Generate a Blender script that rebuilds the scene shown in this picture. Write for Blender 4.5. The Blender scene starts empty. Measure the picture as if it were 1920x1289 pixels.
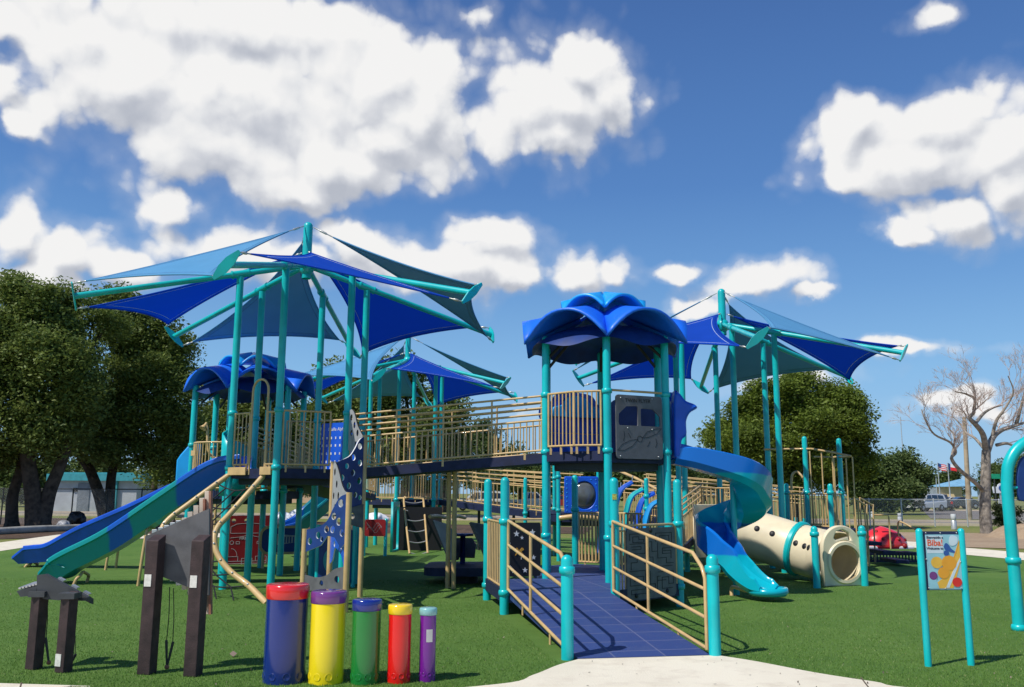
import bpy, math, random
import numpy as np
from mathutils import Vector, Matrix
random.seed(7)
SC = bpy.context.scene
COL = SC.collection
PI = math.pi
R_ = math.radians

# ------------------------------------------------------------------ camera
F_PX, TILT, ROLL, EYE = 1660.0, R_(9.6), R_(0.3), 1.6
_fw = Vector((0, math.cos(TILT), math.sin(TILT)))
_r0 = Vector((1, 0, 0)); _u0 = Vector((0, -math.sin(TILT), math.cos(TILT)))
_R = _r0*math.cos(ROLL) + _u0*math.sin(ROLL)
_U = _u0*math.cos(ROLL) - _r0*math.sin(ROLL)
cam = bpy.data.cameras.new('camera'); cam.sensor_width = 36; cam.lens = 36*F_PX/1920
cam.clip_start = .05; cam.clip_end = 3000
co = bpy.data.objects.new('camera', cam); COL.objects.link(co)
m = Matrix.Identity(4)
for i, a in enumerate((_R, _U, -_fw)):
    for j in range(3): m[j][i] = a[j]
m.translation = (0, 0, EYE); co.matrix_world = m
SC.camera = co

def ray(x, y): return _fw + _R*((x-960)/F_PX) + _U*((644.5-y)/F_PX)
def gp(x, y, z=0.0):            # survey: point of the photograph at height z
    r = ray(x, y); return Vector((0, 0, EYE)) + r*((z-EYE)/r.z)
def at(x, y, Y):                # survey: point of the photograph at distance Y
    r = ray(x, y); return Vector((0, 0, EYE)) + r*(Y/r.y)
def gx(x, Y): return at(x, 925, Y).x

# ------------------------------------------------------------------ materials
M = {}
def mat(name, col, rough=.5, var=.12, scale=4., bump=0., bscale=60., metal=0., coat=0., spec=.5, dirt=None, detail=4):
    m = bpy.data.materials.new(name); m.use_nodes = True
    nt = m.node_tree; N = nt.nodes; L = nt.links
    b = N['Principled BSDF']; b.inputs['Roughness'].default_value = rough
    b.inputs['Metallic'].default_value = metal
    b.inputs['Specular IOR Level'].default_value = spec
    if coat: b.inputs['Coat Weight'].default_value = coat; b.inputs['Coat Roughness'].default_value = .06
    tc = N.new('ShaderNodeTexCoord')
    nz = N.new('ShaderNodeTexNoise'); nz.inputs['Scale'].default_value = scale; nz.inputs['Detail'].default_value = detail
    L.new(tc.outputs['Object'], nz.inputs['Vector'])
    mx = N.new('ShaderNodeMix'); mx.data_type = 'RGBA'
    c2 = dirt if dirt else tuple(max(0, c*(1-var*2.2)) for c in col)
    c1 = tuple(min(1, c*(1+var)) for c in col)
    mx.inputs['A'].default_value = (*c1, 1); mx.inputs['B'].default_value = (*c2, 1)
    rp = N.new('ShaderNodeMapRange'); rp.inputs[1].default_value = .42 if not dirt else .5; rp.inputs[2].default_value = .72
    rp.inputs[4].default_value = 1 if not dirt else .6
    L.new(nz.outputs['Fac'], rp.inputs[0]); L.new(rp.outputs[0], mx.inputs['Factor'])
    L.new(mx.outputs['Result'], b.inputs['Base Color'])
    rr = N.new('ShaderNodeMapRange'); rr.inputs[3].default_value = max(.02, rough-.08); rr.inputs[4].default_value = min(1, rough+.14)
    L.new(nz.outputs['Fac'], rr.inputs[0]); L.new(rr.outputs[0], b.inputs['Roughness'])
    if bump:
        n2 = N.new('ShaderNodeTexNoise'); n2.inputs['Scale'].default_value = bscale; n2.inputs['Detail'].default_value = 5
        L.new(tc.outputs['Object'], n2.inputs['Vector'])
        bp = N.new('ShaderNodeBump'); bp.inputs['Strength'].default_value = bump; bp.inputs['Distance'].default_value = .02
        L.new(n2.outputs['Fac'], bp.inputs['Height']); L.new(bp.outputs[0], b.inputs['Normal'])
    M[name] = m
    return m

mat('teal_paint', (.003, .50, .52), .32, .07, 3, coat=.25)
mat('tan_paint', (.62, .42, .185), .4, .08, 5, coat=.15)
mat('navy_deck', (.007, .013, .055), .62, .15, 8, bump=.15, bscale=90)
mat('royal_plastic', (.006, .10, .66), .33, .08, 3, coat=.15)
mat('petal_blue', (.012, .165, .86), .38, .06, 3)
mat('azure_plastic', (.010, .36, .84), .36, .08, 3)
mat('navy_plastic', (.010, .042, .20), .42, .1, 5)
mat('grey_plastic', (.12, .12, .135), .55, .12, 5, bump=.08, bscale=120)
mat('pale_grey_plastic', (.36, .36, .37), .5, .08, 5)
mat('red_plastic', (.42, .012, .02), .4, .1, 5)
mat('bright_red_plastic', (.80, .03, .04), .28, .06, 4, coat=.5)
mat('dark_red_panel', (.30, .010, .014), .45, .1, 4)
mat('white_line', (.72, .72, .72), .6, .05)
mat('white_edge', (.75, .76, .78), .5, .06)
mat('black_line', (.012, .012, .014), .6, .05)
mat('black_panel', (.009, .008, .011), .5, .1)
mat('gold', (.6, .3, .03), .5, .08)
mat('cream_plastic', (.82, .71, .49), .4, .06, 3)
mat('brown_post', (.042, .024, .024), .62, .2, 9, bump=.2, bscale=70)
mat('recycled_grey', (.125, .123, .128), .6, .12, 7, bump=.12, bscale=110)
mat('slate_board', (.05, .055, .06), .6, .12, 7, bump=.12, bscale=110)
mat('brick_edge', (.32, .14, .09), .7, .15, 10)
mat('aluminium', (.62, .63, .64), .35, .06, 6, metal=.85)
mat('pale_wood', (.62, .52, .42), .6, .1, 8)
mat('rope', (.012, .013, .018), .8, .1)
mat('grey_rope', (.22, .2, .17), .8, .1)
mat('cable', (.55, .55, .52), .4, .1, metal=.6)
mat('plate_white', (.72, .70, .64), .5, .08, 30)
mat('yellow_sticker', (.42, .42, .08), .6, .3, 40)
mat('drum_blue', (.004, .024, .19), .2, .05, 2, coat=.55)
mat('drum_yellow', (.90, .70, .010), .2, .04, 2, coat=.5)
mat('drum_green', (.006, .20, .035), .2, .05, 2, coat=.55)
mat('drum_red', (.78, .008, .008), .2, .05, 2, coat=.5)
mat('drum_purple', (.16, .010, .27), .2, .05, 2, coat=.5)
mat('cap_red', (.72, .02, .022), .2, .04, 2, coat=.6)
mat('cap_purple', (.17, .04, .22), .2, .04, 2, coat=.6)
mat('cap_blue', (.008, .025, .24), .2, .04, 2, coat=.6)
mat('cap_yellow', (.9, .62, .012), .2, .04, 2, coat=.6)
mat('cap_aqua', (.24, .50, .50), .25, .04, 2, coat=.5)
mat('bark', (.062, .047, .035), .9, .3, 5, bump=.9, bscale=18)
mat('pale_bark', (.29, .25, .205), .9, .25, 5, bump=.6, bscale=18)
mat('wood_pole', (.38, .30, .20), .85, .2, 2, bump=.3, bscale=20)
mat('twig', (.52, .42, .37), .9, .15)
mat('galvanised', (.58, .60, .61), .45, .1, 6, metal=.6)
mat('dark_steel', (.03, .035, .035), .6, .1)
mat('tan_wall', (.62, .42, .29), .85, .1, 1.5, bump=.2, bscale=14)
mat('white_wall', (.50, .53, .55), .8, .08, 1.2)  # white toned down: tree shade on the park building put into the colour
mat('grey_door', (.19, .22, .25), .6, .1)
mat('turquoise_trim', (.05, .33, .37), .55, .1)
mat('buff_wall', (.60, .46, .26), .85, .08, 2)
mat('blue_roof', (.20, .42, .58), .5, .1, 2)
mat('bubble_acrylic', (.10, .11, .115), .12, .3, 3, coat=.6)
mat('glass', (.015, .02, .025), .06, .1, 3, coat=1.)
mat('car_white', (.78, .78, .77), .25, .04, 2, coat=1.)
mat('car_silver', (.62, .60, .56), .25, .05, 2, coat=1.)
mat('car_dark', (.035, .045, .065), .25, .05, 2, coat=1.)
mat('car_brown', (.10, .085, .085), .3, .05, 2, coat=.6)
mat('car_red', (.30, .02, .02), .25, .05, 2, coat=1.)
mat('tyre', (.015, .015, .015), .85, .1)
mat('rim', (.5, .5, .5), .3, .1, metal=.8)
mat('lamp_red', (.4, .02, .02), .3, .1)
mat('lamp_clear', (.75, .75, .72), .2, .05)
mat('white_bag', (.80, .81, .82), .45, .06, 8, bump=.5, bscale=6)
mat('black_bag', (.008, .008, .009), .35, .1, 8, bump=.7, bscale=7)
mat('grey_bag', (.30, .31, .33), .4, .15, 8, bump=.6, bscale=8)
mat('log', (.34, .33, .30), .85, .15, 3)
mat('sign_green', (.01, .32, .17), .5, .08)
mat('sign_white', (.76, .78, .82), .5, .05)
mat('sign_blue', (.03, .10, .35), .5, .05)
mat('poster_aqua', (.30, .58, .66), .45, .06, 5)
mat('poster_pale', (.62, .74, .80), .45, .05, 5)
mat('poster_orange', (.80, .36, .03), .45, .05, 5)
mat('poster_amber', (.82, .48, .06), .45, .05, 5)
mat('poster_ink', (.012, .02, .05), .5, .05)
mat('poster_red', (.72, .10, .02), .5, .05)
mat('sign_navy', (.012, .025, .085), .5, .08)
mat('bench_navy', (.012, .016, .05), .5, .1)
mat('shrub_base', (.05, .04, .03), .9, .1)

def bicolour(name, a, b, pts, coord, rough=.3, scale=1.2, warp=.12):
    """plastic moulded in two swirled colours: bands along one object axis with a wavy border"""
    m = bpy.data.materials.new(name); m.use_nodes = True
    nt = m.node_tree; N = nt.nodes; L = nt.links; bs = N['Principled BSDF']
    bs.inputs['Roughness'].default_value = rough; bs.inputs['Coat Weight'].default_value = .2
    tc = N.new('ShaderNodeTexCoord'); sp = N.new('ShaderNodeSeparateXYZ'); L.new(tc.outputs['Object'], sp.inputs[0])
    nz = N.new('ShaderNodeTexNoise'); nz.inputs['Scale'].default_value = scale
    L.new(tc.outputs['Object'], nz.inputs['Vector'])
    ma = N.new('ShaderNodeMath'); ma.operation = 'MULTIPLY_ADD'; ma.inputs[1].default_value = warp*2; 
    L.new(nz.outputs['Fac'], ma.inputs[0]); L.new(sp.outputs[coord], ma.inputs[2])
    mr = N.new('ShaderNodeMapRange'); mr.inputs[1].default_value = pts[0]; mr.inputs[2].default_value = pts[-1]
    L.new(ma.outputs[0], mr.inputs[0])
    cr = N.new('ShaderNodeValToRGB'); e = cr.color_ramp.elements
    cr.color_ramp.interpolation = 'LINEAR'
    cols = []
    for i in range(len(pts)-1):
        c = a if i % 2 == 0 else b
        s0 = (pts[i]-pts[0])/(pts[-1]-pts[0]); s1 = (pts[i+1]-pts[0])/(pts[-1]-pts[0])
        cols += [(s0+.004, c), (s1-.004, c)]
    while len(e) > 1: e.remove(e[0])
    e[0].position = cols[0][0]; e[0].color = (*cols[0][1], 1)
    for p, c in cols[1:]:
        k = e.new(min(1, p)); k.color = (*c, 1)
    L.new(mr.outputs[0], cr.inputs[0]); L.new(cr.outputs[0], bs.inputs['Base Color'])
    M[name] = m

def fabric(name, col, trans, w, pores):
    m = bpy.data.materials.new(name); m.use_nodes = True
    nt = m.node_tree; N = nt.nodes; L = nt.links; N.remove(N['Principled BSDF'])
    out = N['Material Output']
    tc = N.new('ShaderNodeTexCoord'); nz = N.new('ShaderNodeTexNoise'); nz.inputs['Scale'].default_value = 1.6
    L.new(tc.outputs['Object'], nz.inputs['Vector'])
    mx = N.new('ShaderNodeMix'); mx.data_type = 'RGBA'; mx.inputs['A'].default_value = (*[c*1.1 for c in col], 1); mx.inputs['B'].default_value = (*[c*.88 for c in col], 1)
    L.new(nz.outputs['Fac'], mx.inputs['Factor'])
    wv = N.new('ShaderNodeTexNoise'); wv.inputs['Scale'].default_value = 160
    L.new(tc.outputs['Object'], wv.inputs['Vector'])
    bp = N.new('ShaderNodeBump'); bp.inputs['Strength'].default_value = .25; bp.inputs['Distance'].default_value = .004; L.new(wv.outputs['Fac'], bp.inputs['Height'])
    d = N.new('ShaderNodeBsdfDiffuse'); L.new(mx.outputs['Result'], d.inputs['Color']); L.new(bp.outputs[0], d.inputs['Normal'])
    t = N.new('ShaderNodeBsdfTranslucent'); t.inputs['Color'].default_value = (*trans, 1)
    s = N.new('ShaderNodeMixShader'); s.inputs[0].default_value = w
    L.new(d.outputs[0], s.inputs[1]); L.new(t.outputs[0], s.inputs[2])
    tp = N.new('ShaderNodeBsdfTransparent'); s2 = N.new('ShaderNodeMixShader'); s2.inputs[0].default_value = pores      # open weave of the shade cloth
    L.new(s.outputs[0], s2.inputs[1]); L.new(tp.outputs[0], s2.inputs[2]); L.new(s2.outputs[0], out.inputs['Surface'])
    M[name] = m
fabric('royal_cloth', (.022, .105, .60), (.0, .16, .80), .42, .05)
fabric('sky_cloth', (.15, .42, .72), (.025, .075, .19), .25, .10)

def leafmat(name, lo, hi, var):
    m = bpy.data.materials.new(name); m.use_nodes = True
    nt = m.node_tree; N = nt.nodes; L = nt.links; b = N['Principled BSDF']
    at_ = N.new('ShaderNodeAttribute'); at_.attribute_name = 'tint'
    cr = N.new('ShaderNodeValToRGB'); e = cr.color_ramp.elements
    e[0].color = (*lo, 1); e[1].color = (*hi, 1); k = e.new(.93); k.color = (*hi, 1); e[2].color = (*var, 1)
    L.new(at_.outputs['Fac'], cr.inputs[0]); L.new(cr.outputs[0], b.inputs['Base Color'])
    b.inputs['Roughness'].default_value = .55; b.inputs['Specular IOR Level'].default_value = .3
    t = N.new('ShaderNodeBsdfTranslucent'); L.new(cr.outputs[0], t.inputs['Color'])
    s = N.new('ShaderNodeMixShader'); s.inputs[0].default_value = .33
    L.new(b.outputs[0], s.inputs[1]); L.new(t.outputs[0], s.inputs[2]); L.new(s.outputs[0], N['Material Output'].inputs['Surface'])
    M[name] = m
leafmat('leaf_olive', (.082, .125, .024), (.225, .285, .068), (.36, .34, .13))
leafmat('leaf_oak', (.075, .115, .016), (.21, .28, .040), (.27, .31, .08))
leafmat('leaf_far', (.070, .11, .032), (.17, .23, .07), (.22, .25, .11))
leafmat('leaf_shrub', (.02, .035, .012), (.05, .07, .022), (.08, .09, .04))
leafmat('leaf_dry', (.30, .22, .18), (.42, .31, .26), (.45, .36, .32))
# ------------------------------------------------------------------ mesh helpers
ORG = {}
def V(*a): return Vector(a)
class MB:
    def __init__(s): s.v = []; s.f = []; s.sm = []; s.mi = []
    def add(s, vs, fs, smooth=False, mi=0):
        o = len(s.v); s.v += [tuple(p) for p in vs]
        for f in fs: s.f.append([i+o for i in f]); s.sm.append(smooth); s.mi.append(mi)
        return s
    def box(s, c, size, rot=None, mi=0):
        c = Vector(c); hx, hy, hz = (k/2 for k in size)
        vs = [Vector((x, y, z)) for x in (-hx, hx) for y in (-hy, hy) for z in (-hz, hz)]
        if rot: vs = [rot @ p for p in vs]
        return s.add([c+p for p in vs], [(0, 1, 3, 2), (4, 6, 7, 5), (0, 4, 5, 1), (2, 3, 7, 6), (0, 2, 6, 4), (1, 5, 7, 3)], False, mi)
    def beam(s, p, q, w, h, mi=0, up=V(0, 0, 1)):
        p = Vector(p); q = Vector(q); d = (q-p); L = d.length; d.normalize()
        sd = d.cross(up)
        if sd.length < 1e-4: sd = d.cross(V(0, 1, 0))
        sd.normalize(); u = sd.cross(d)
        rot = Matrix((d, sd, u)).transposed()
        return s.box((p+q)/2, (L, w, h), rot, mi)
    def tube(s, pts, r, n=8, caps=True, closed=False, mi=0, smooth=True):
        pts = [Vector(p) for p in pts]; k = len(pts)
        rs = r if isinstance(r, (list, tuple)) else [r]*k
        T = []
        for i in range(k):
            a = pts[(i-1) % k] if (closed or i > 0) else pts[i]
            b = pts[(i+1) % k] if (closed or i < k-1) else pts[i]
            t = b-a; T.append(t.normalized() if t.length > 1e-9 else V(0, 0, 1))
        nrm = T[0].cross(V(0, 0, 1))
        if nrm.length < 1e-3: nrm = T[0].cross(V(0, 1, 0))
        nrm.normalize(); vs = []
        for i in range(k):
            nrm = nrm - T[i]*nrm.dot(T[i]); nrm.normalize(); bn = T[i].cross(nrm)
            for j in range(n):
                a = 2*PI*j/n; vs.append(pts[i]+(nrm*math.cos(a)+bn*math.sin(a))*rs[i])
        fs = []
        for i in range(k if closed else k-1):
            i2 = (i+1) % k
            for j in range(n): fs.append((i*n+j, i*n+(j+1) % n, i2*n+(j+1) % n, i2*n+j))
        s.add(vs, fs, smooth, mi)
        if caps and not closed:
            s.add(vs[:n], [tuple(range(n))[::-1]], False, mi); s.add(vs[-n:], [tuple(range(n))], False, mi)
        return s
    def lathe(s, prof, o=(0, 0, 0), axis=V(0, 0, 1), n=20, mi=0, smooth=True):
        o = Vector(o); ax = Vector(axis).normalized()
        a = ax.cross(V(0, 1, 0)) if abs(ax.y) < .9 else ax.cross(V(1, 0, 0)); a.normalize(); b = ax.cross(a)
        # each profile segment gets its own ring pair when the corner is sharp
        rings = [[o+ax*z+(a*math.cos(2*PI*j/n)+b*math.sin(2*PI*j/n))*r for j in range(n)] for r, z in prof]
        for i in range(len(prof)-1):
            s.add(rings[i]+rings[i+1], [(j, (j+1) % n, n+(j+1) % n, n+j) for j in range(n)], smooth, mi)
        return s
    def slathe(s, prof, o=(0, 0, 0), axis=V(0, 0, 1), n=20, mi=0):
        o = Vector(o); ax = Vector(axis).normalized()
        a = ax.cross(V(0, 1, 0)) if abs(ax.y) < .9 else ax.cross(V(1, 0, 0)); a.normalize(); b = ax.cross(a)
        vs = [o+ax*z+(a*math.cos(2*PI*j/n)+b*math.sin(2*PI*j/n))*r for r, z in prof for j in range(n)]
        fs = [(i*n+j, i*n+(j+1) % n, (i+1)*n+(j+1) % n, (i+1)*n+j) for i in range(len(prof)-1) for j in range(n)]
        return s.add(vs, fs, True, mi)
    def ball(s, c, r, n=10, mi=0, sc=(1, 1, 1)):
        k = n//2+1
        vs = [(c[0]+r*sc[0]*math.sin(PI*i/k)*math.cos(2*PI*j/n), c[1]+r*sc[1]*math.sin(PI*i/k)*math.sin(2*PI*j/n), c[2]+r*sc[2]*math.cos(PI*i/k)) for i in range(k+1) for j in range(n)]
        fs = [(i*n+j, (i+1)*n+j, (i+1)*n+(j+1) % n, i*n+(j+1) % n) for i in range(k) for j in range(n)]
        return s.add(vs, fs, True, mi)
    def prism(s, poly, z0, z1, mi=0):
        n = len(poly)
        z0 = z0 if isinstance(z0, (list, tuple)) else [z0]*n; z1 = z1 if isinstance(z1, (list, tuple)) else [z1]*n
        b = [(p[0], p[1], z) for p, z in zip(poly, z0)]; t = [(p[0], p[1], z) for p, z in zip(poly, z1)]
        s.add(b, [tuple(range(n))[::-1]], False, mi); s.add(t, [tuple(range(n))], False, mi)
        for i in range(n):
            j = (i+1) % n; s.add([b[i], b[j], t[j], t[i]], [(0, 1, 2, 3)], False, mi)
        return s
    def grid(s, fn, nu, nv, smooth=True, mi=0):
        vs = [fn(i/nu, j/nv) for i in range(nu+1) for j in range(nv+1)]
        fs = [(i*(nv+1)+j, (i+1)*(nv+1)+j, (i+1)*(nv+1)+j+1, i*(nv+1)+j+1) for i in range(nu) for j in range(nv)]
        return s.add(vs, fs, smooth, mi)
    def sweep(s, path, prof, ups=None, mi=0, sharp=None):
        path = [Vector(p) for p in path]; k = len(path); n = len(prof(0)) if callable(prof) else len(prof)
        vs = []
        for i in range(k):
            t = (path[min(i+1, k-1)]-path[max(i-1, 0)]).normalized()
            up = Vector(ups[i]) if ups else V(0, 0, 1)
            sd = t.cross(up).normalized(); nn = sd.cross(t)
            pr = prof(i/(k-1)) if callable(prof) else prof
            vs += [path[i]+sd*u+nn*w for u, w in pr]
        fs = [(i*n+j, i*n+(j+1) % n, (i+1)*n+(j+1) % n, (i+1)*n+j) for i in range(k-1) for j in range(n)]
        s.add(vs, fs, True, mi)
        s.add(vs[:n], [tuple(range(n))[::-1]], False, mi); s.add(vs[-n:], [tuple(range(n))], False, mi)
        return s
    def build(s, name, mats, parent=None, bevel=0, solid=0, auto=None):
        me = bpy.data.meshes.new(name)
        off = ORG.get(parent.name, V(0, 0, 0)) if parent else V(0, 0, 0)
        me.from_pydata([(x-off.x, y-off.y, z-off.z) for x, y, z in s.v], [], s.f)
        me.polygons.foreach_set('use_smooth', s.sm)
        if not isinstance(mats, (list, tuple)): mats = [mats]
        for k in mats: me.materials.append(M[k])
        me.polygons.foreach_set('material_index', s.mi)
        me.update()
        o = bpy.data.objects.new(name, me); COL.objects.link(o)
        if parent: o.parent = parent
        ORG[o.name] = off
        if solid:
            sd = o.modifiers.new('thickness', 'SOLIDIFY'); sd.thickness = solid; sd.offset = 0
        if bevel:
            b = o.modifiers.new('bevel', 'BEVEL'); b.width = bevel; b.segments = 2; b.limit_method = 'ANGLE'
        if auto is not None: me.set_sharp_from_angle(angle=R_(auto))
        return o

def tag(o, label, cat=None, group=None, kind=None):
    if label: o['label'] = label
    if cat: o['category'] = cat
    if group: o['group'] = group
    if kind: o['kind'] = kind
    return o
def thing(name, label, cat, loc=(0, 0, 0), group=None):
    o = bpy.data.objects.new(name, None); COL.objects.link(o); o.location = loc
    o.empty_display_size = .1
    ORG[o.name] = Vector(loc)
    return tag(o, label, cat, group)
def ground(name, mb_or, material):
    o = mb_or.build(name, material); o['kind'] = 'structure'; return o
def copy_tree(o, loc=None, rotz=None, parent=None):
    c = o.copy(); COL.objects.link(c)
    if parent: c.parent = parent
    if loc is not None: c.location = loc
    if rotz is not None: c.rotation_euler = (0, 0, rotz)
    for ch in list(o.children): copy_tree(ch, parent=c)
    return c

def plate_mesh(polys, thick, bevel=0.):
    """flat board from an outline with holes (2-D loops), local XY, centred on z = 0"""
    cu = bpy.data.curves.new('outline', 'CURVE'); cu.dimensions = '2D'; cu.fill_mode = 'BOTH'; cu.extrude = thick/2-bevel
    cu.bevel_depth = bevel; cu.bevel_resolution = 1; cu.offset = -bevel
    for p in polys:
        sp = cu.splines.new('POLY'); sp.points.add(len(p)-1)
        for i, q in enumerate(p): sp.points[i].co = (q[0], q[1], 0, 1)
        sp.use_cyclic_u = True
    o = bpy.data.objects.new('outline', cu); COL.objects.link(o)
    dg = bpy.context.evaluated_depsgraph_get(); dg.update()
    me = bpy.data.meshes.new_from_object(o.evaluated_get(dg))
    bpy.data.objects.remove(o); bpy.data.curves.remove(cu)
    return me
def text_mesh(txt, size, thick=.003, align='CENTER', bold=0):
    cu = bpy.data.curves.new('text', 'FONT'); cu.body = txt; cu.size = size; cu.extrude = thick/2; cu.align_x = align; cu.align_y = 'CENTER'
    cu.offset = bold
    o = bpy.data.objects.new('text', cu); COL.objects.link(o)
    dg = bpy.context.evaluated_depsgraph_get(); dg.update()
    me = bpy.data.meshes.new_from_object(o.evaluated_get(dg))
    bpy.data.objects.remove(o); bpy.data.curves.remove(cu)
    return me
def place(me, name, mats, parent, o, u, w, off=0.):
    """lay a flat mesh on the plane through o with in-plane axes u and w; off = along the normal u x w"""
    u = Vector(u).normalized(); n = u.cross(Vector(w)).normalized(); w = n.cross(u)
    org = ORG.get(parent.name, V(0, 0, 0)) if parent else V(0, 0, 0)
    mt = Matrix.Identity(4)
    for i, a in enumerate((u, w, n)):
        for j in range(3): mt[j][i] = a[j]
    mt.translation = Vector(o)+n*off-org
    me.transform(mt); me.materials.clear()
    for k in (mats if isinstance(mats, (list, tuple)) else [mats]): me.materials.append(M[k])
    ob = bpy.data.objects.new(name, me); COL.objects.link(ob)
    if parent: ob.parent = parent
    ORG[ob.name] = org
    return ob
def rrect(x0, y0, x1, y1, r, n=5):
    P = []
    for cx, cy, a0 in ((x1-r, y0+r, -90), (x1-r, y1-r, 0), (x0+r, y1-r, 90), (x0+r, y0+r, 180)):
        for i in range(n+1):
            a = R_(a0+90*i/n); P.append((cx+r*math.cos(a), cy+r*math.sin(a)))
    return P
def circ(x, y, r, n=16, ry=None):
    return [(x+r*math.cos(2*PI*i/n), y+(ry or r)*math.sin(2*PI*i/n)) for i in range(n)]
def bez(pts, n=8):
    """Catmull-Rom through the points"""
    pts = [Vector(p) for p in pts]; P = [pts[0]*2-pts[1]]+pts+[pts[-1]*2-pts[-2]]; out = []
    for i in range(1, len(P)-2):
        for k in range(n):
            t = k/n; a, b, c, d = P[i-1], P[i], P[i+1], P[i+2]
            out.append(.5*((2*b)+(c-a)*t+(2*a-5*b+4*c-d)*t*t+(3*b-a-3*c+d)*t**3))
    out.append(pts[-1]); return out
def strokes(mb, lines, o, u, w, width, thick, off):
    """raised line drawing on a board"""
    u = Vector(u).normalized(); n = u.cross(Vector(w)).normalized(); w = n.cross(u); o = Vector(o)+n*off
    for ln in lines:
        for a, b in zip(ln[:-1], ln[1:]):
            p = o+u*a[0]+w*a[1]; q = o+u*b[0]+w*b[1]; d = (q-p).normalized()*width*.5
            mb.beam(p-d, q+d, width, thick, up=n)

PR = .0615
def post(mb, x, y, z0, z1, r=PR, n=16):
    mb.slathe([(r, z0), (r, z1-r)]+[(r*math.cos(a), z1-r+r*math.sin(a)) for a in (R_(20), R_(42), R_(64), R_(80), R_(90))], (x, y, 0), n=n)
def collar(mb, x, y, z, r=PR):
    mb.slathe([(r, z-.04), (r+.016, z-.033), (r+.02, z), (r+.016, z+.033), (r, z+.04)], (x, y, 0), n=16)
def add_post(parent, x, y, z0, z1, collars=(), r=PR, material='teal_paint', flange=False):
    mb = MB(); post(mb, x, y, z0, z1, r); o = mb.build('post', material, parent)
    for z in collars:
        c = MB(); collar(c, x, y, z, r); c.build('collar', material, o)
    return o
def slat_rail(parent, p, q, z0, z1, gap=.1, r=.011, rb=.017, dz=(0, 0), name='guard_rail', bars=0, bargap=.09, material='tan_paint', stubs=True, uprights=None):
    """welded guard: top and bottom tube, balusters; dz raises its two ends; bars = extra horizontal tubes on top"""
    p = Vector((p[0], p[1], 0)); q = Vector((q[0], q[1], 0)); L = (q-p).length; mb = MB()
    def pt(t, z): return p.lerp(q, t)+V(0, 0, z+dz[0]+(dz[1]-dz[0])*t)
    mb.tube([pt(0, z0), pt(1, z0)], rb, 8); mb.tube([pt(0, z1), pt(1, z1)], rb, 8)
    k = max(2, round(L/gap))
    for i in range(k+1):
        t = min(max(i/k, .012), .988); mb.tube([pt(t, z0), pt(t, z1)], rb if i in (0, k) else r, 6, caps=False)
    for b in range(bars): mb.tube([pt(0, z1+bargap*(b+1)), pt(1, z1+bargap*(b+1))], rb, 8)
    if bars:
        ups = uprights or max(2, round(L/.95))
        for i in range(ups+1):
            t = .02+.96*i/ups; mb.tube([pt(t, z0), pt(t, z1+bargap*bars)], rb*.9, 6)
    if stubs:
        for t in (.1, .5, .9): mb.beam(pt(t, z0), pt(t, z0-.13), .035, .012)
    return mb.build(name, material, parent)
def hexa(cx, cy, r, ph): return [V(cx+r*math.cos(ph+i*PI/3), cy+r*math.sin(ph+i*PI/3), 0) for i in range(6)]
PH = R_(206.6)

# ------------------------------------------------------------------ foliage helpers
def leaf_object(name, pos, size, material, parent=None, tint=None, seed=0, flat=1.1, aspect=.5):
    rng = np.random.default_rng(seed); n = len(pos)
    d = rng.normal(size=(n, 3)); d /= np.linalg.norm(d, axis=1)[:, None]
    e = rng.normal(size=(n, 3)); e[:, 2] += flat
    d[:, 2] *= .6; d /= np.linalg.norm(d, axis=1)[:, None]; nn_ = rng.normal(size=(n, 3))*.8; nn_[:, 2] += flat; nn_ -= d*(nn_*d).sum(1)[:, None]; b = np.cross(d, nn_); b /= np.linalg.norm(b, axis=1)[:, None]+1e-9
    L = (size*(.6+.8*rng.random(n)))[:, None]
    vs = np.stack([pos-d*L*.5, pos+b*L*aspect*.5, pos+d*L*.5, pos-b*L*aspect*.5], 1).reshape(-1, 3)
    off = ORG.get(parent.name, V(0, 0, 0)) if parent else V(0, 0, 0)
    vs = vs-np.array(off)
    me = bpy.data.meshes.new(name); me.vertices.add(4*n); me.vertices.foreach_set('co', vs.astype(np.float32).ravel())
    me.loops.add(4*n); me.loops.foreach_set('vertex_index', np.arange(4*n, dtype=np.int32))
    me.polygons.add(n); me.polygons.foreach_set('loop_start', np.arange(0, 4*n, 4, dtype=np.int32))
    me.update(calc_edges=True)
    a = me.attributes.new('tint', 'FLOAT', 'FACE'); a.data.foreach_set('value', (tint if tint is not None else rng.random(n)).astype(np.float32))
    me.materials.append(M[material])
    o = bpy.data.objects.new(name, me); COL.objects.link(o)
    if parent: o.parent = parent
    ORG[o.name] = off
    return o
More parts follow.
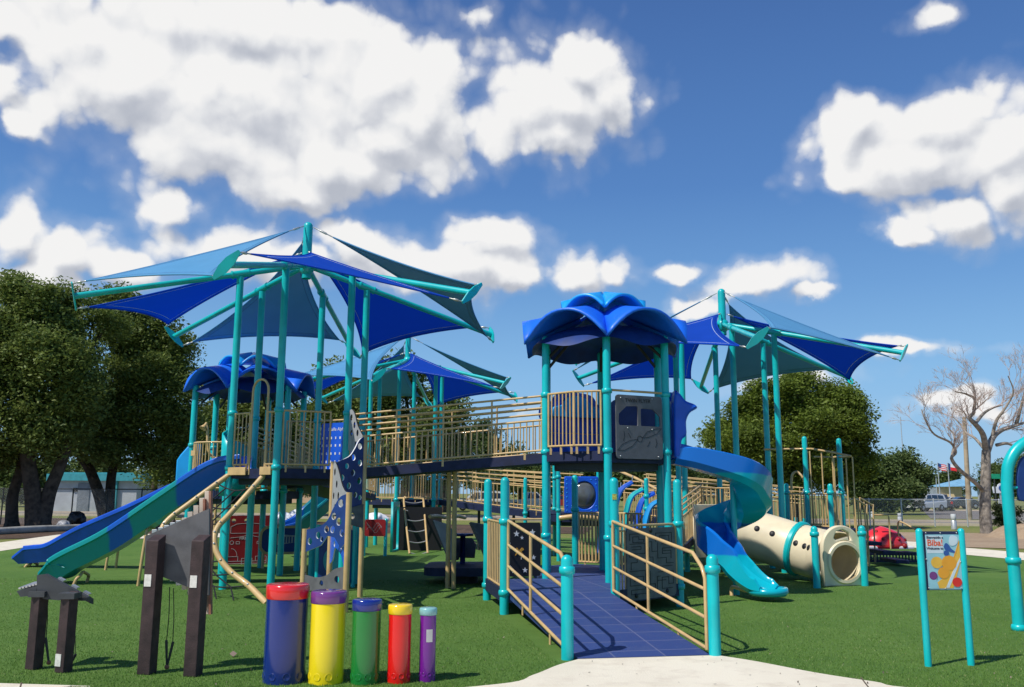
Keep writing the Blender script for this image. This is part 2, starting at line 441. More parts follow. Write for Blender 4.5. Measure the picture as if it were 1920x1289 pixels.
def crown_points(lobes, n, clump=.35, per=60, seed=0, fill=.35):
    # break each lobe into smaller bumps so the outline comes out ragged
    r0 = np.random.default_rng(seed+500); L2 = []
    for l in lobes:
        L2.append((l[0], l[1], l[2], l[3]*.62, l[4]*.62, l[5]*.62))
        for _ in range(9):
            d = r0.normal(size=3); d /= np.linalg.norm(d); k = .22+.26*r0.random(); m = min(l[3], l[5])*.5+.5*l[3]
            L2.append((l[0]+d[0]*l[3]*.86, l[1]+d[1]*l[4]*.86, l[2]+d[2]*l[5]*.86, m*k, m*k, m*k*.72))
    lobes = L2
    """leaf positions in clumps spread through the lobes of a crown"""
    rng = np.random.default_rng(seed); lobes = np.array(lobes, float)
    wgt = (lobes[:, 3]*lobes[:, 4]*lobes[:, 5])**(2/3); wgt /= wgt.sum()
    K = max(8, n//per); li = rng.choice(len(lobes), K, p=wgt)
    d = rng.normal(size=(K, 3)); d /= np.linalg.norm(d, axis=1)[:, None]
    rad = np.where(rng.random(K) < fill, rng.random(K)**.5*.8, .78+.3*rng.random(K))[:, None]
    cen = lobes[li, :3]+d*lobes[li, 3:6]*rad
    ci = rng.integers(0, K, n)
    sc = clump*(.5+rng.random(K))
    gz = rng.normal(size=(n, 3)); gl_n = np.linalg.norm(gz, axis=1)[:, None]; gz *= np.minimum(1, 1.75/gl_n)
    pos = cen[ci]+gz*sc[ci][:, None]*np.array([1, 1, .75])
    tint = np.clip(rng.random(K)[ci]*.72+rng.random(n)*.28, 0, 1)
    return pos, tint
def limb(mb, p, q, r0, r1, sag=.1, seed=0, n=8, k=6):
    rng = random.Random(seed); p = Vector(p); q = Vector(q); L = (q-p).length; pts = []; rs = []
    o1 = V(rng.uniform(-1, 1), rng.uniform(-1, 1), rng.uniform(-.3, .6))*L*sag; o2 = V(rng.uniform(-1, 1), rng.uniform(-1, 1), rng.uniform(-.3, .6))*L*sag
    for i in range(k+1):
        t = i/k; pts.append(p.lerp(q, t)+o1*math.sin(PI*t)+o2*math.sin(2*PI*t)*.5); rs.append(r0+(r1-r0)*t)
    mb.tube(pts, rs, n)
    return pts
# ------------------------------------------------------------------ light and sky
SUN_EL, SUN_AZ = R_(52), R_(234)            # azimuth clockwise from +Y (the view direction)
sun_dir = V(math.sin(SUN_AZ)*math.cos(SUN_EL), math.cos(SUN_AZ)*math.cos(SUN_EL), math.sin(SUN_EL))
sl = bpy.data.lights.new('sun', 'SUN'); sl.energy = 4.2; sl.angle = R_(.53); sl.color = (1, .95, .87)
so = bpy.data.objects.new('sun', sl); COL.objects.link(so); so.rotation_euler = sun_dir.to_track_quat('Z', 'Y').to_euler(); so.location = (-20, -20, 30)

W = bpy.data.worlds.new('World'); SC.world = W; W.use_nodes = True
nt = W.node_tree; N = nt.nodes; L = nt.links
bg = N['Background']; bg.inputs['Strength'].default_value = .1
sky = N.new('ShaderNodeTexSky'); sky.sky_type = 'NISHITA'; sky.sun_disc = False
sky.sun_elevation = SUN_EL; sky.sun_rotation = SUN_AZ; sky.altitude = 20; sky.air_density = 1.0; sky.dust_density = .6; sky.ozone_density = 2.2
hs = N.new('ShaderNodeHueSaturation'); hs.inputs['Saturation'].default_value = 1.12; hs.inputs['Value'].default_value = .92
L.new(sky.outputs[0], hs.inputs['Color'])
# clear air over the coast: the sky keeps its blue down to the horizon
tg = N.new('ShaderNodeTexCoord'); sg = N.new('ShaderNodeSeparateXYZ'); L.new(tg.outputs['Generated'], sg.inputs[0])
gr = N.new('ShaderNodeValToRGB'); ge_ = gr.color_ramp.elements
ge_[0].position = 0; ge_[0].color = (3.3, 5.8, 8.6, 1); ge_[1].position = 1; ge_[1].color = (.40, .95, 2.7, 1)
for p_, c_ in ((.13, (2.45, 5.1, 8.5, 1)), (.22, (1.6, 3.7, 7.3, 1)), (.33, (.95, 2.45, 5.9, 1)), (.52, (.60, 1.55, 4.3, 1))):
    e_ = ge_.new(p_); e_.color = c_
L.new(sg.outputs[2], gr.inputs[0])
skm = N.new('ShaderNodeMix'); skm.data_type = 'RGBA'; skm.inputs['Factor'].default_value = .8; L.new(hs.outputs[0], skm.inputs['A']); L.new(gr.outputs[0], skm.inputs['B'])

def az_el(x, y):
    r = ray(x, y); r.normalize(); return math.atan2(r.x, r.y), math.asin(r.z)
# cumulus heaps: where each stands in the sky, its half width and half height, how solid it is
CL = [(430, 40, 330, 85, 0), (250, 130, 190, 110, .05), (470, 170, 260, 150, .1), (680, 160, 170, 120, .08), (800, 200, 100, 100, -.05), (420, 270, 200, 90, 0), (620, 290, 150, 70, 0),
      (540, 335, 120, 45, -.1), (170, 60, 120, 70, -.16), (720, 255, 110, 60, -.05),
      (1080, 120, 95, 75, 0), (1030, 200, 120, 85, .05), (1130, 185, 75, 75, -.05), (1040, 265, 90, 42, -.1),
      (1610, 240, 85, 55, -.06), (1740, 235, 130, 68, 0), (1720, 295, 165, 66, 0), (1880, 290, 110, 85, -.05), (1600, 325, 65, 40, -.16), (1785, 395, 115, 40, -.08), (1905, 355, 85, 62, -.1), (1700, 430, 60, 25, -.15),
      (15, 120, 60, 80, -.36), (60, 220, 60, 36, -.36), (0, 30, 70, 50, -.3),
      (10, 430, 70, 60, -.18), (130, 465, 100, 48, -.08), (215, 500, 55, 36, -.2), (60, 520, 110, 44, -.25),
      (430, 455, 130, 52, -.08), (330, 395, 75, 36, -.3), (660, 455, 90, 48, 0), (560, 480, 90, 40, -.15),
      (900, 445, 85, 48, 0), (860, 495, 115, 55, .05), (940, 520, 70, 32, -.12),
      (1080, 505, 62, 36, -.1), (1165, 500, 55, 28, -.2), (1265, 500, 38, 18, -.15), (1430, 530, 100, 32, -.12), (1310, 566, 55, 20, -.25), (1510, 558, 55, 16, -.3),
      (880, 35, 80, 40, -.52), (1770, 25, 85, 40, -.62),
      (1500, 720, 160, 26, -.52), (1770, 760, 110, 26, -.45), (1840, 790, 60, 30, -.35), (1060, 775, 120, 24, -.5), (1700, 660, 180, 20, -.6)]
g = bpy.data.node_groups.new('cloud_density', 'ShaderNodeTree')
g.interface.new_socket('Vector', in_out='INPUT', socket_type='NodeSocketVector'); g.interface.new_socket('Density', in_out='OUTPUT', socket_type='NodeSocketFloat')
gn, gl = g.nodes, g.links
gi = gn.new('NodeGroupInput'); go = gn.new('NodeGroupOutput')
w1 = gn.new('ShaderNodeTexNoise'); w1.inputs['Scale'].default_value = 9; w1.inputs['Detail'].default_value = 8; w1.inputs['Roughness'].default_value = .52
gl.new(gi.outputs[0], w1.inputs['Vector'])
wm = gn.new('ShaderNodeVectorMath'); wm.operation = 'MULTIPLY_ADD'; wm.inputs[1].default_value = (.10, .075, 0); wm.inputs[2].default_value = (-.05, -.0375, 0)
gl.new(w1.outputs['Color'], wm.inputs[0])
wa = gn.new('ShaderNodeVectorMath'); wa.operation = 'ADD'; gl.new(gi.outputs[0], wa.inputs[0]); gl.new(wm.outputs[0], wa.inputs[1])
prev = None
for (x, y, rx, ry, s) in CL:
    a, e = az_el(x, y); a2, _ = az_el(x+rx, y); _, e2 = az_el(x, y-ry); ra = (a2-a)*1.12; re = (e2-e)*1.12
    q = gn.new('ShaderNodeVectorMath'); q.operation = 'MULTIPLY_ADD'; q.inputs[1].default_value = (1/ra, 1/re, 0); q.inputs[2].default_value = (-a/ra, -e/re, 0)
    gl.new(wa.outputs[0], q.inputs[0])
    l = gn.new('ShaderNodeVectorMath'); l.operation = 'LENGTH'; gl.new(q.outputs[0], l.inputs[0])
    d = gn.new('ShaderNodeMath'); d.operation = 'SUBTRACT'; d.inputs[0].default_value = 1+s; gl.new(l.outputs['Value'], d.inputs[1])
    if prev is None: prev = d
    else:
        k = gn.new('ShaderNodeMath'); k.operation = 'SMOOTH_MAX'; k.inputs[2].default_value = .22
        gl.new(prev.outputs[0], k.inputs[0]); gl.new(d.outputs[0], k.inputs[1]); prev = k
# billows: rounded puffs at several sizes, frayed by a fine noise
vo = gn.new('ShaderNodeTexVoronoi'); vo.voronoi_dimensions = '2D'; vo.feature = 'F1'; vo.inputs['Scale'].default_value = 13; vo.inputs['Detail'].default_value = 1.7; vo.inputs['Roughness'].default_value = .50; vo.inputs['Lacunarity'].default_value = 2.3
w2 = gn.new('ShaderNodeVectorMath'); w2.operation = 'MULTIPLY_ADD'; w2.inputs[1].default_value = (.05, .05, 0); gl.new(w1.outputs['Color'], w2.inputs[0]); gl.new(gi.outputs[0], w2.inputs[2])
gl.new(w2.outputs[0], vo.inputs['Vector'])
n2 = gn.new('ShaderNodeTexNoise'); n2.inputs['Scale'].default_value = 17; n2.inputs['Detail'].default_value = 6; n2.inputs['Roughness'].default_value = .52
gl.new(gi.outputs[0], n2.inputs['Vector'])
def mad(a, k, c):
    m_ = gn.new('ShaderNodeMath'); m_.operation = 'MULTIPLY_ADD'; m_.inputs[1].default_value = k; gl.new(a, m_.inputs[0])
    if isinstance(c, float): m_.inputs[2].default_value = c
    else: gl.new(c, m_.inputs[2])
    return m_.outputs[0]
puff = mad(vo.outputs['Distance'], -.85, prev.outputs[0])
SOFT = mad(vo.outputs['Distance'], -.40, prev.outputs[0])
puff = mad(n2.outputs['Fac'], .62, puff)
gl.new(mad(puff, 1.0, .85*.42-.31+.36), go.inputs[0])
g.interface.new_socket('Soft', in_out='OUTPUT', socket_type='NodeSocketFloat'); gl.new(SOFT, go.inputs[1])

tc = N.new('ShaderNodeTexCoord'); sp = N.new('ShaderNodeSeparateXYZ'); L.new(tc.outputs['Generated'], sp.inputs[0])
a_ = N.new('ShaderNodeMath'); a_.operation = 'ARCTAN2'; L.new(sp.outputs[0], a_.inputs[0]); L.new(sp.outputs[1], a_.inputs[1])
e_ = N.new('ShaderNodeMath'); e_.operation = 'ARCSINE'; L.new(sp.outputs[2], e_.inputs[0])
cv = N.new('ShaderNodeCombineXYZ'); L.new(a_.outputs[0], cv.inputs[0]); L.new(e_.outputs[0], cv.inputs[1])
def dens(off):
    d = N.new('ShaderNodeGroup'); d.node_tree = g
    if off:
        sh = N.new('ShaderNodeVectorMath'); sh.operation = 'ADD'; sh.inputs[1].default_value = off; L.new(cv.outputs[0], sh.inputs[0]); L.new(sh.outputs[0], d.inputs[0])
    else: L.new(cv.outputs[0], d.inputs[0])
    return d
def mrange(x, lo, hi, a=0., b=1., smooth=True):
    r = N.new('ShaderNodeMapRange'); r.interpolation_type = 'SMOOTHSTEP' if smooth else 'LINEAR'
    for i, v in enumerate((lo, hi, a, b)): r.inputs[i+1].default_value = v
    L.new(x, r.inputs[0]); return r.outputs[0]
def mth(op, x, y):
    m_ = N.new('ShaderNodeMath'); m_.operation = op
    for i, v in enumerate((x, y)):
        if isinstance(v, (int, float)): m_.inputs[i].default_value = v
        else: L.new(v, m_.inputs[i])
    return m_.outputs[0]
DA = dens(None); DB = dens((-.010, .022, 0)); D0, S0, S1 = DA.outputs[0], DA.outputs[1], DB.outputs[1]
mask = mth('MAXIMUM', mrange(D0, -.14, .36), mrange(D0, -.50, .25, 0, .22))
# sunlit upper-left sides, greyer undersides: small relief plus the whole heap
rel = mrange(mth('SUBTRACT', S0, S1), -.64, .34)
rel = mth('ADD', rel, mth('MULTIPLY', mth('SUBTRACT', mth('SUBTRACT', D0, S0), .22), .55))
thick = mrange(D0, .2, 1.0, 1.0, .93)
lit = mth('MULTIPLY', rel, thick)
cm = N.new('ShaderNodeValToRGB'); ce = cm.color_ramp.elements
ce[0].position = .12; ce[0].color = (4.7, 5.0, 5.7, 1); ce[1].position = .95; ce[1].color = (9.0, 8.95, 8.9, 1)
for p_, c_ in ((.45, (6.3, 6.5, 7.0, 1)), (.70, (7.9, 8.0, 8.2, 1))):
    k = ce.new(p_); k.color = c_
L.new(lit, cm.inputs[0])
mx = N.new('ShaderNodeMix'); mx.data_type = 'RGBA'; L.new(mask, mx.inputs['Factor']); L.new(skm.outputs['Result'], mx.inputs['A']); L.new(cm.outputs[0], mx.inputs['B'])
L.new(mx.outputs['Result'], bg.inputs['Color'])
try:
    W.cycles.sampling_method = 'MANUAL'; W.cycles.sample_map_resolution = 512
except Exception: pass
vs_ = SC.view_settings; vs_.view_transform = 'Standard'; vs_.look = 'None'; vs_.exposure = 0; vs_.gamma = 1
SC.render.engine = 'CYCLES'
SC.cycles.max_bounces = 8; SC.cycles.transparent_max_bounces = 24
SC.render.resolution_x = 1024; SC.render.resolution_y = 687

# ------------------------------------------------------------------ ground materials
def groundmat(name, c1, c2, c3, s1=.35, s2=6., bump=.4, bs=40., rough=.95, fine=120., finek=.5):
    m = bpy.data.materials.new(name); m.use_nodes = True; nt = m.node_tree; N = nt.nodes; L = nt.links
    b = N['Principled BSDF']; b.inputs['Roughness'].default_value = rough; b.inputs['Specular IOR Level'].default_value = .25
    tc = N.new('ShaderNodeTexCoord')
    def nz(s, d=6, r=.6):
        n = N.new('ShaderNodeTexNoise'); n.inputs['Scale'].default_value = s; n.inputs['Detail'].default_value = d; n.inputs['Roughness'].default_value = r
        L.new(tc.outputs['Object'], n.inputs['Vector']); return n
    def ramp(n, lo, hi):
        r = N.new('ShaderNodeMapRange'); r.inputs[1].default_value = lo; r.inputs[2].default_value = hi; L.new(n.outputs['Fac'], r.inputs[0]); return r
    def mix(A, B, fac):
        x = N.new('ShaderNodeMix'); x.data_type = 'RGBA'
        for s, k in (('A', A), ('B', B)):
            if isinstance(k, tuple): x.inputs[s].default_value = (*k, 1)
            else: L.new(k, x.inputs[s])
        L.new(fac.outputs[0], x.inputs['Factor']); return x.outputs['Result']
    col = mix(c1, c2, ramp(nz(s1), .4, .62)); col = mix(col, c3, ramp(nz(s2), .5, .75))
    f = ramp(nz(fine, 3, .7), .25, .75); f.inputs[3].default_value = 1-finek; f.inputs[4].default_value = 1+finek*.6
    mu = N.new('ShaderNodeVectorMath'); mu.operation = 'SCALE'; L.new(col, mu.inputs[0]); L.new(f.outputs[0], mu.inputs['Scale'])
    L.new(mu.outputs[0], b.inputs['Base Color'])
    bp = N.new('ShaderNodeBump'); bp.inputs['Strength'].default_value = bump; bp.inputs['Distance'].default_value = .03
    L.new(nz(bs, 5).outputs['Fac'], bp.inputs['Height']); L.new(bp.outputs[0], b.inputs['Normal'])
    M[name] = m
groundmat('park_grass', (.20, .235, .055), (.27, .255, .09), (.14, .185, .04), .12, 2.5)
groundmat('turf_mat', (.110, .225, .040), (.145, .262, .052), (.097, .203, .036), .33, 1.6, .7, 110., .9, 90., .42)
groundmat('path_mat', (.86, .79, .63), (.79, .72, .57), (.70, .62, .49), .9, 3.5, .25, 60., .85, 240., .16)
groundmat('dirt_mat', (.42, .31, .205), (.36, .26, .17), (.48, .37, .25), .3, 3., .7, 14., .95, 40., .3)
groundmat('litter_mat', (.12, .075, .05), (.075, .05, .035), (.2, .14, .09), .4, 4., .8, 10., .95, 30., .5)
groundmat('road_mat', (.19, .17, .16), (.22, .20, .185), (.15, .14, .135), .2, 3., .2, 50., .9, 90., .2)
groundmat('kerb_mat', (.60, .50, .38), (.55, .47, .36), (.45, .38, .3), .5, 5., .2, 40., .9, 60., .15)

mat('dark_leaf', (.10, .07, .045), .8, .3)
def sheet(name, poly, z, material, step=None):
    mb = MB(); mb.add([(p[0], p[1], z) for p in poly], [tuple(range(len(poly)))]); return ground(name, mb, material)
mb = MB(); mb.add([(-1500, -200, -.03), (1500, -200, -.03), (1500, 1800, -.03), (-1500, 1800, -.03)], [(0, 1, 2, 3)])
ground('ground', mb, 'park_grass')
# outline of the artificial turf: front kerb line, then round the far side
def gl_(pts): return [gp(x, y) for x, y in pts]
def xy(v): return (v.x, v.y)
turf = [(-22, 5.5), (22, 5.5), (26, 22.5)] + [xy(p) for p in gl_([(1920, 1051), (1813, 1041), (1720, 1028), (1640, 1020)])] + [(9.5, 31), (3, 33), (-8, 33), (-13.5, 30.5)] + [xy(p) for p in gl_([(105, 1018), (0, 1034)])] + [(-22, 22)]
sheet('turf', turf, 0.0, 'turf_mat')
# concrete path round the far side
near = [(-40, 12)] + [xy(p) for p in gl_([(0, 1034), (105, 1018)])] + [(-13.3, 30.8), (-8, 33.3), (3, 33.4), (9.4, 31.3)] + [xy(p) for p in gl_([(1640, 1020), (1720, 1028), (1813, 1041), (1920, 1051)])] + [(30, 20)]
far = [(-42, 15)] + [xy(p) for p in gl_([(0, 1018), (110, 1003)])] + [(-15, 34), (-9, 36), (4, 36), (11, 33)] + [xy(p) for p in gl_([(1640, 1012), (1720, 1017), (1813, 1028), (1920, 1037)])] + [(32, 22.5)]
mb = MB()
for i in range(len(near)-1):
    if -9 < (near[i][0]+near[i+1][0])/2 < 9: continue
    mb.add([(*near[i], .006), (*near[i+1], .006), (*far[i+1], .006), (*far[i], .006)], [(0, 1, 2, 3)])
ground('path', mb, 'path_mat')
# pale front path with its apron up to the ramp
fr = bez([V(-12, 8.6, 0), gp(0, 1284), gp(130, 1289), V(-3.6, 7.55, 0), V(-1.6, 7.35, 0), gp(930, 1286), gp(1000, 1268), gp(1045, 1250), gp(1088, 1237.5)], 6) + bez([gp(1345, 1231), gp(1420, 1243), gp(1530, 1264), gp(1640, 1281), gp(1750, 1296), V(6, 6.9, 0), V(14, 6.2, 0)], 6)
poly = [(-12, 3.5)] + [xy(p) for p in fr] + [(14, 3.5)]
mb = MB(); poly = poly[::-1]
FRONT = poly
mb.prism(poly, -.02, .012); ground('front_path', mb, 'path_mat')
# control joints sawn across the pale path
for p_, q_ in ((gp(1614, 1273), gp(1650, 1320)), (gp(40, 1283), gp(30, 1320))):
    mb = MB(); mb.beam(V(p_.x, p_.y, .0125), V(q_.x, q_.y, .0125), .012, .003); o_ = ground('path_joint', mb, 'dark_leaf')
sheet('dirt_lot', [(8, 34.5), (14, 29), (26, 23), (60, 14), (70, 24), (40, 34), (27, 38.5), (18, 40), (8, 41)], -.012, 'dirt_mat')
sheet('leaf_litter_ground', [(-60, 16), (-26, 24), (-15.5, 32), (-9, 36.5), (3, 37), (4, 44), (-10, 50), (-30, 55), (-60, 60)], -.014, 'litter_mat')
mb = MB(); A = V(70, 41, 0); B = V(-90, 72, 0); d = (B-A).normalized(); nrm = V(-d.y, d.x, 0)
nrm = nrm if nrm.y > 0 else -nrm
mb.add([A+V(0, 0, -.008), B+V(0, 0, -.008), B+nrm*6+V(0, 0, -.008), A+nrm*6+V(0, 0, -.008)], [(0, 1, 2, 3)]); ground('road', mb, 'road_mat')
for k in (-.35, 6.0):
    mb = MB(); mb.beam(A+nrm*k+V(0, 0, .04), B+nrm*k+V(0, 0, .04), .35, .14); ground('kerb', mb, 'kerb_mat')
mb = MB(); q = [gp(1745, 972), gp(1960, 977), gp(1960, 960), gp(1730, 957)]
mb.add([(p.x, p.y, -.008) for p in q], [(0, 1, 2, 3)]); ground('parking_lot', mb, 'road_mat')
mb = MB(); mb.beam(V(q[3].x, q[3].y, .04), V(q[2].x, q[2].y, .04), .8, .14); ground('kerb', mb, 'kerb_mat')
# heap of loose dirt beside the far path
rng = random.Random(3)
def heap(u, v):
    a = u*2*PI; r = v; c = gp(1915, 1010)
    z = .5*(1-r*r)*(1+.5*math.sin(3*a+1)*r) * (1+.25*math.sin(9*a+7*r)*r)
    return V(c.x+1.1+r*1.9*math.cos(a), c.y+1+r*1.5*math.sin(a), z-.03)
mb = MB(); mb.grid(heap, 48, 10); ground('dirt_mound', mb, 'dirt_mat')

def inside(px, py, poly):
    c = False; j = len(poly)-1
    for i in range(len(poly)):
        xi, yi = poly[i]; xj, yj = poly[j]
        if (yi > py) != (yj > py) and px < (xj-xi)*(py-yi)/(yj-yi)+xi: c = not c
        j = i
    return c
# standing blades of the turf where they can be told apart
rng = np.random.default_rng(5); n = 260000
Yb = 7.4+(rng.random(n)**1.7)*9.5; Xb = (rng.random(n)-.5)*2*(.62*Yb+.3)
fp = np.array(FRONT)
keep = np.ones(n, bool)
def inside_np(x, y, P):
    c = np.zeros(len(x), bool); j = len(P)-1
    for i in range(len(P)):
        xi, yi = P[i]; xj, yj = P[j]
        if yi != yj:
            t = ((yi > y) != (yj > y)) & (x < (xj-xi)*(y-yi)/(yj-yi)+xi); c ^= t
        j = i
    return c
keep &= ~inside_np(Xb, Yb, fp)
rampP = np.array([(.45, 8.9), (2.1, 8.9), (1.45, 12.3), (2.6, 13.3), (2.7, 16), (1.2, 17.2), (-.4, 14), (-.15, 12.3)])
keep &= ~inside_np(Xb, Yb, rampP)
Xb, Yb = Xb[keep], Yb[keep]; n = len(Xb)
ang = rng.random(n)*2*PI; hgt = .008+.012*rng.random(n); wd = .0022+.0025*rng.random(n); ln = rng.normal(size=(n, 2))*.006
vs = np.zeros((n, 3, 3)); vs[:, 0, 0] = Xb-np.cos(ang)*wd; vs[:, 0, 1] = Yb-np.sin(ang)*wd; vs[:, 1, 0] = Xb+np.cos(ang)*wd; vs[:, 1, 1] = Yb+np.sin(ang)*wd
vs[:, 2, 0] = Xb+ln[:, 0]; vs[:, 2, 1] = Yb+ln[:, 1]; vs[:, 2, 2] = hgt; vs[:, :2, 2] = -.002
me = bpy.data.meshes.new('artificial_grass'); me.vertices.add(3*n); me.vertices.foreach_set('co', vs.astype(np.float32).ravel())
me.loops.add(3*n); me.loops.foreach_set('vertex_index', np.arange(3*n, dtype=np.int32)); me.polygons.add(n); me.polygons.foreach_set('loop_start', np.arange(0, 3*n, 3, dtype=np.int32)); me.update(calc_edges=True)
at2 = me.attributes.new('tint', 'FLOAT', 'FACE'); at2.data.foreach_set('value', rng.random(n).astype(np.float32))
leafmat('blade', (.13, .25, .044), (.19, .33, .064), (.46, .46, .22)); me.materials.append(M['blade'])
o = bpy.data.objects.new('artificial_grass', me); COL.objects.link(o); tag(o, 'short green artificial grass pile covering the playground', 'grass', kind='stuff')
# pale bits of litter lying on the pile
n = 420; Yl = 7.5+(rng.random(n)**1.3)*11; Xl = (rng.random(n)-.5)*2*.62*Yl
k = ~inside_np(Xl, Yl, fp) & ~inside_np(Xl, Yl, rampP); P = np.stack([Xl[k], Yl[k], np.full(k.sum(), .026)], 1)
o = leaf_object('fallen_leaf_bits', P, .022, 'leaf_dry', None, seed=9, flat=6, aspect=.6); tag(o, 'pale dry leaf bits scattered over the green turf', 'leaf litter', kind='stuff')
n = 130; Yl = 7.3+2.0*rng.random(n); Xl = .1+5*rng.random(n); k = inside_np(Xl, Yl, fp)
P = np.stack([Xl[k], Yl[k], np.full(k.sum(), .02)], 1)
o = leaf_object('path_leaf_bits', P[:46], .022, 'dark_leaf', None, seed=4, flat=6, aspect=.5); tag(o, 'small dark leaf bits scattered on the pale front path', 'leaf litter', kind='stuff')
lf = leaf_object('dry_leaf', np.array([[*xy(gp(437, 1232)), .03]]), .09, 'leaf_dry', None, seed=2, flat=5, aspect=.7); tag(lf, 'single tan dry leaf lying on the turf left of the blue drum', 'leaf')
# ------------------------------------------------------------------ shade canopies
def canopy(cx, cy, ph, dz, posts_to, labels, key, collar_z, spec):
    R, zE, r, zT, zh, zm = 3.73, 4.714+dz, 1.153, 5.294+dz, 5.712+dz, 6.499+dz
    root = thing('shade_canopy', labels, 'shade canopy', (cx, cy, 0), 'tensile shade canopies over the playground')
    mb = MB(); post(mb, cx, cy, zh-.28, zm, .085); mb.slathe([(.085, zh-.2), (.13, zh-.15), (.14, zh-.02), (.11, zh+.05), (.085, zh+.06)], (cx, cy, 0), n=16)
    mast = mb.build('mast', 'teal_paint', root)
    ends = []
    for i in range(6):
        a = ph+i*PI/3; u = V(math.cos(a), math.sin(a), 0); t = V(-math.sin(a), math.cos(a), 0)
        c0 = V(cx, cy, zh-.05)+u*.08; c1 = V(cx, cy, zE)+u*R
        ax = (c1-c0).normalized(); nup = (V(0, 0, 1)-ax*ax.z).normalized()
        mb = MB(); mb.tube([c0, c1], .051, 12); rf = mb.build('rafter', 'teal_paint', root)
        dg = (t*.72+nup*.70).normalized(); wd = ax.cross(dg)
        hi = c1+dg*.25; lo = c1-dg*.25
        mb = MB()
        outl = [dg*.38, dg*.33+nup.cross(dg)*0+wd*.0, ]
        pts = [(-.27, -.025), (-.27, .025), (-.08, .075), (.08, .075), (.27, .025), (.27, -.025), (.08, -.075), (-.08, -.075)]
        f = [c1+dg*p+wd*q-ax*.012+ax*0 for p, q in pts]; bk = [p+ax*.024 for p in f]
        # the plate stands across the rafter's end
        wd2 = ax.cross(dg).normalized()
        f = [c1+dg*p+wd2*q+ax*.002 for p, q in pts]; bk = [p+ax*.02 for p in f]
        mb.add(f, [tuple(range(8))[::-1]]); mb.add(bk, [tuple(range(8))])
        for j in range(8): k = (j+1) % 8; mb.add([f[j], f[k], bk[k], bk[j]], [(0, 1, 2, 3)])
        mb.build('end_plate', 'teal_paint', rf)
        # clamp where the post carries the rafter
        px, py = cx+r*u.x, cy+r*u.y; zr = c0.z+(c1.z-c0.z)*((r-.08)/(R-.08))
        mb = MB(); m0 = V(px, py, zr); mb.tube([m0-ax*.16, m0+ax*.16], .066, 12); mb.tube([m0-ax*.15, m0-ax*.13], .076, 10); mb.tube([m0+ax*.13, m0+ax*.15], .076, 10); mb.build('clamp', 'teal_paint', rf)
        mb = MB(); mb.slathe([(PR, posts_to[i]), (PR, zr-.05)], (px, py, 0), n=16); po = mb.build('post', 'teal_paint', root)
        for z in collar_z[i]:
            mb = MB(); collar(mb, px, py, z); mb.build('collar', 'teal_paint', po)
        ends.append((hi, lo))
    for i in range(6):
        high = i % 2 == 0
        am = ph+(i+.5)*PI/3
        A = V(cx+.1*math.cos(am), cy+.1*math.sin(am), zm-.1 if high else zh+.2)
        B = ends[i][0]; C = ends[(i+1) % 6][1]
        cen = (A+B+C)/3
        def inn(P, other, s): return P+(cen-P).normalized()*s
        A2, B2, C2 = inn(A, None, .42 if high else .16), inn(B, None, .22), inn(C, None, .22)
        def F(u, v, w):
            P = A2*u+B2*v+C2*w
            k = .26
            P = P+(C2-(A2+B2)/2)*(u*v*k)+(A2-(B2+C2)/2)*(v*w*k*.9)+(B2-(A2+C2)/2)*(u*w*k)
            return P
        n = 18; idx = {}; vs = []
        for a in range(n+1):
            for b in range(n+1-a):
                idx[a, b] = len(vs); vs.append(F(1-(a+b)/n, a/n, b/n))
        fs = []
        for a in range(n):
            for b in range(n-a):
                fs.append((idx[a, b], idx[a+1, b], idx[a, b+1]))
                if a+b < n-1: fs.append((idx[a+1, b], idx[a+1, b+1], idx[a, b+1]))
        mb = MB(); mb.add(vs, fs, True); s = mb.build('sail', 'sky_cloth' if high else 'royal_cloth', root, solid=.006)
        s['label'] = ('sky blue' if high else 'royal blue')+' triangular shade sail'
        for P, Q in ((A2, A), (B2, B), (C2, C)):
            mb = MB(); mb.tube([P, P.lerp(Q, .3), P.lerp(Q, .36), P.lerp(Q, .66), P.lerp(Q, .72), Q], [.011, .011, .022, .022, .011, .011], 6); mb.build('tension_cable', 'cable', s)
        mb = MB()
        for e in range(3):
            pts = [F(*((1-t, t, 0) if e == 0 else (0, 1-t, t) if e == 1 else (t, 0, 1-t))) for t in [j/14 for j in range(15)]]
            mb.tube(pts, .014, 5)
        mb.build('hem', 'sky_cloth' if high else 'royal_cloth', s)
        a3, b3, c3 = (.90, .05, .05), (.05, .90, .05), (.05, .05, .90); pts = []
        for P, Q in ((a3, b3), (b3, c3), (c3, a3)):
            pts += [F(*[P[k]+(Q[k]-P[k])*j/12 for k in range(3)]) for j in range(12)]
        mb = MB(); mb.tube(pts, .0055, 5, closed=True); mb.build('stitching', 'poster_pale' if not high else 'navy_plastic', s)
    return root
UA = (-3.756, 15.695); UB = (-3.25, 27.34); UC = (4.733, 19.565)
zA = 1.98
cA = [[2.0, 2.93]]*6
canopy(*UA, PH, 0, [0]*6, 'largest blue shade canopy, on the left over the deck with the climbing net', 'a', cA, None)
canopy(*UB, R_(205.2), 0, [0]*6, 'smaller looking blue shade canopy in the middle distance behind the sloping bridge', 'b', [[1.4]]*6, None)
canopy(*UC, R_(145.8), -.306, [0]*6, 'blue shade canopy on the right, behind the spiral slide tower', 'c', [[1.0]]*6, None)

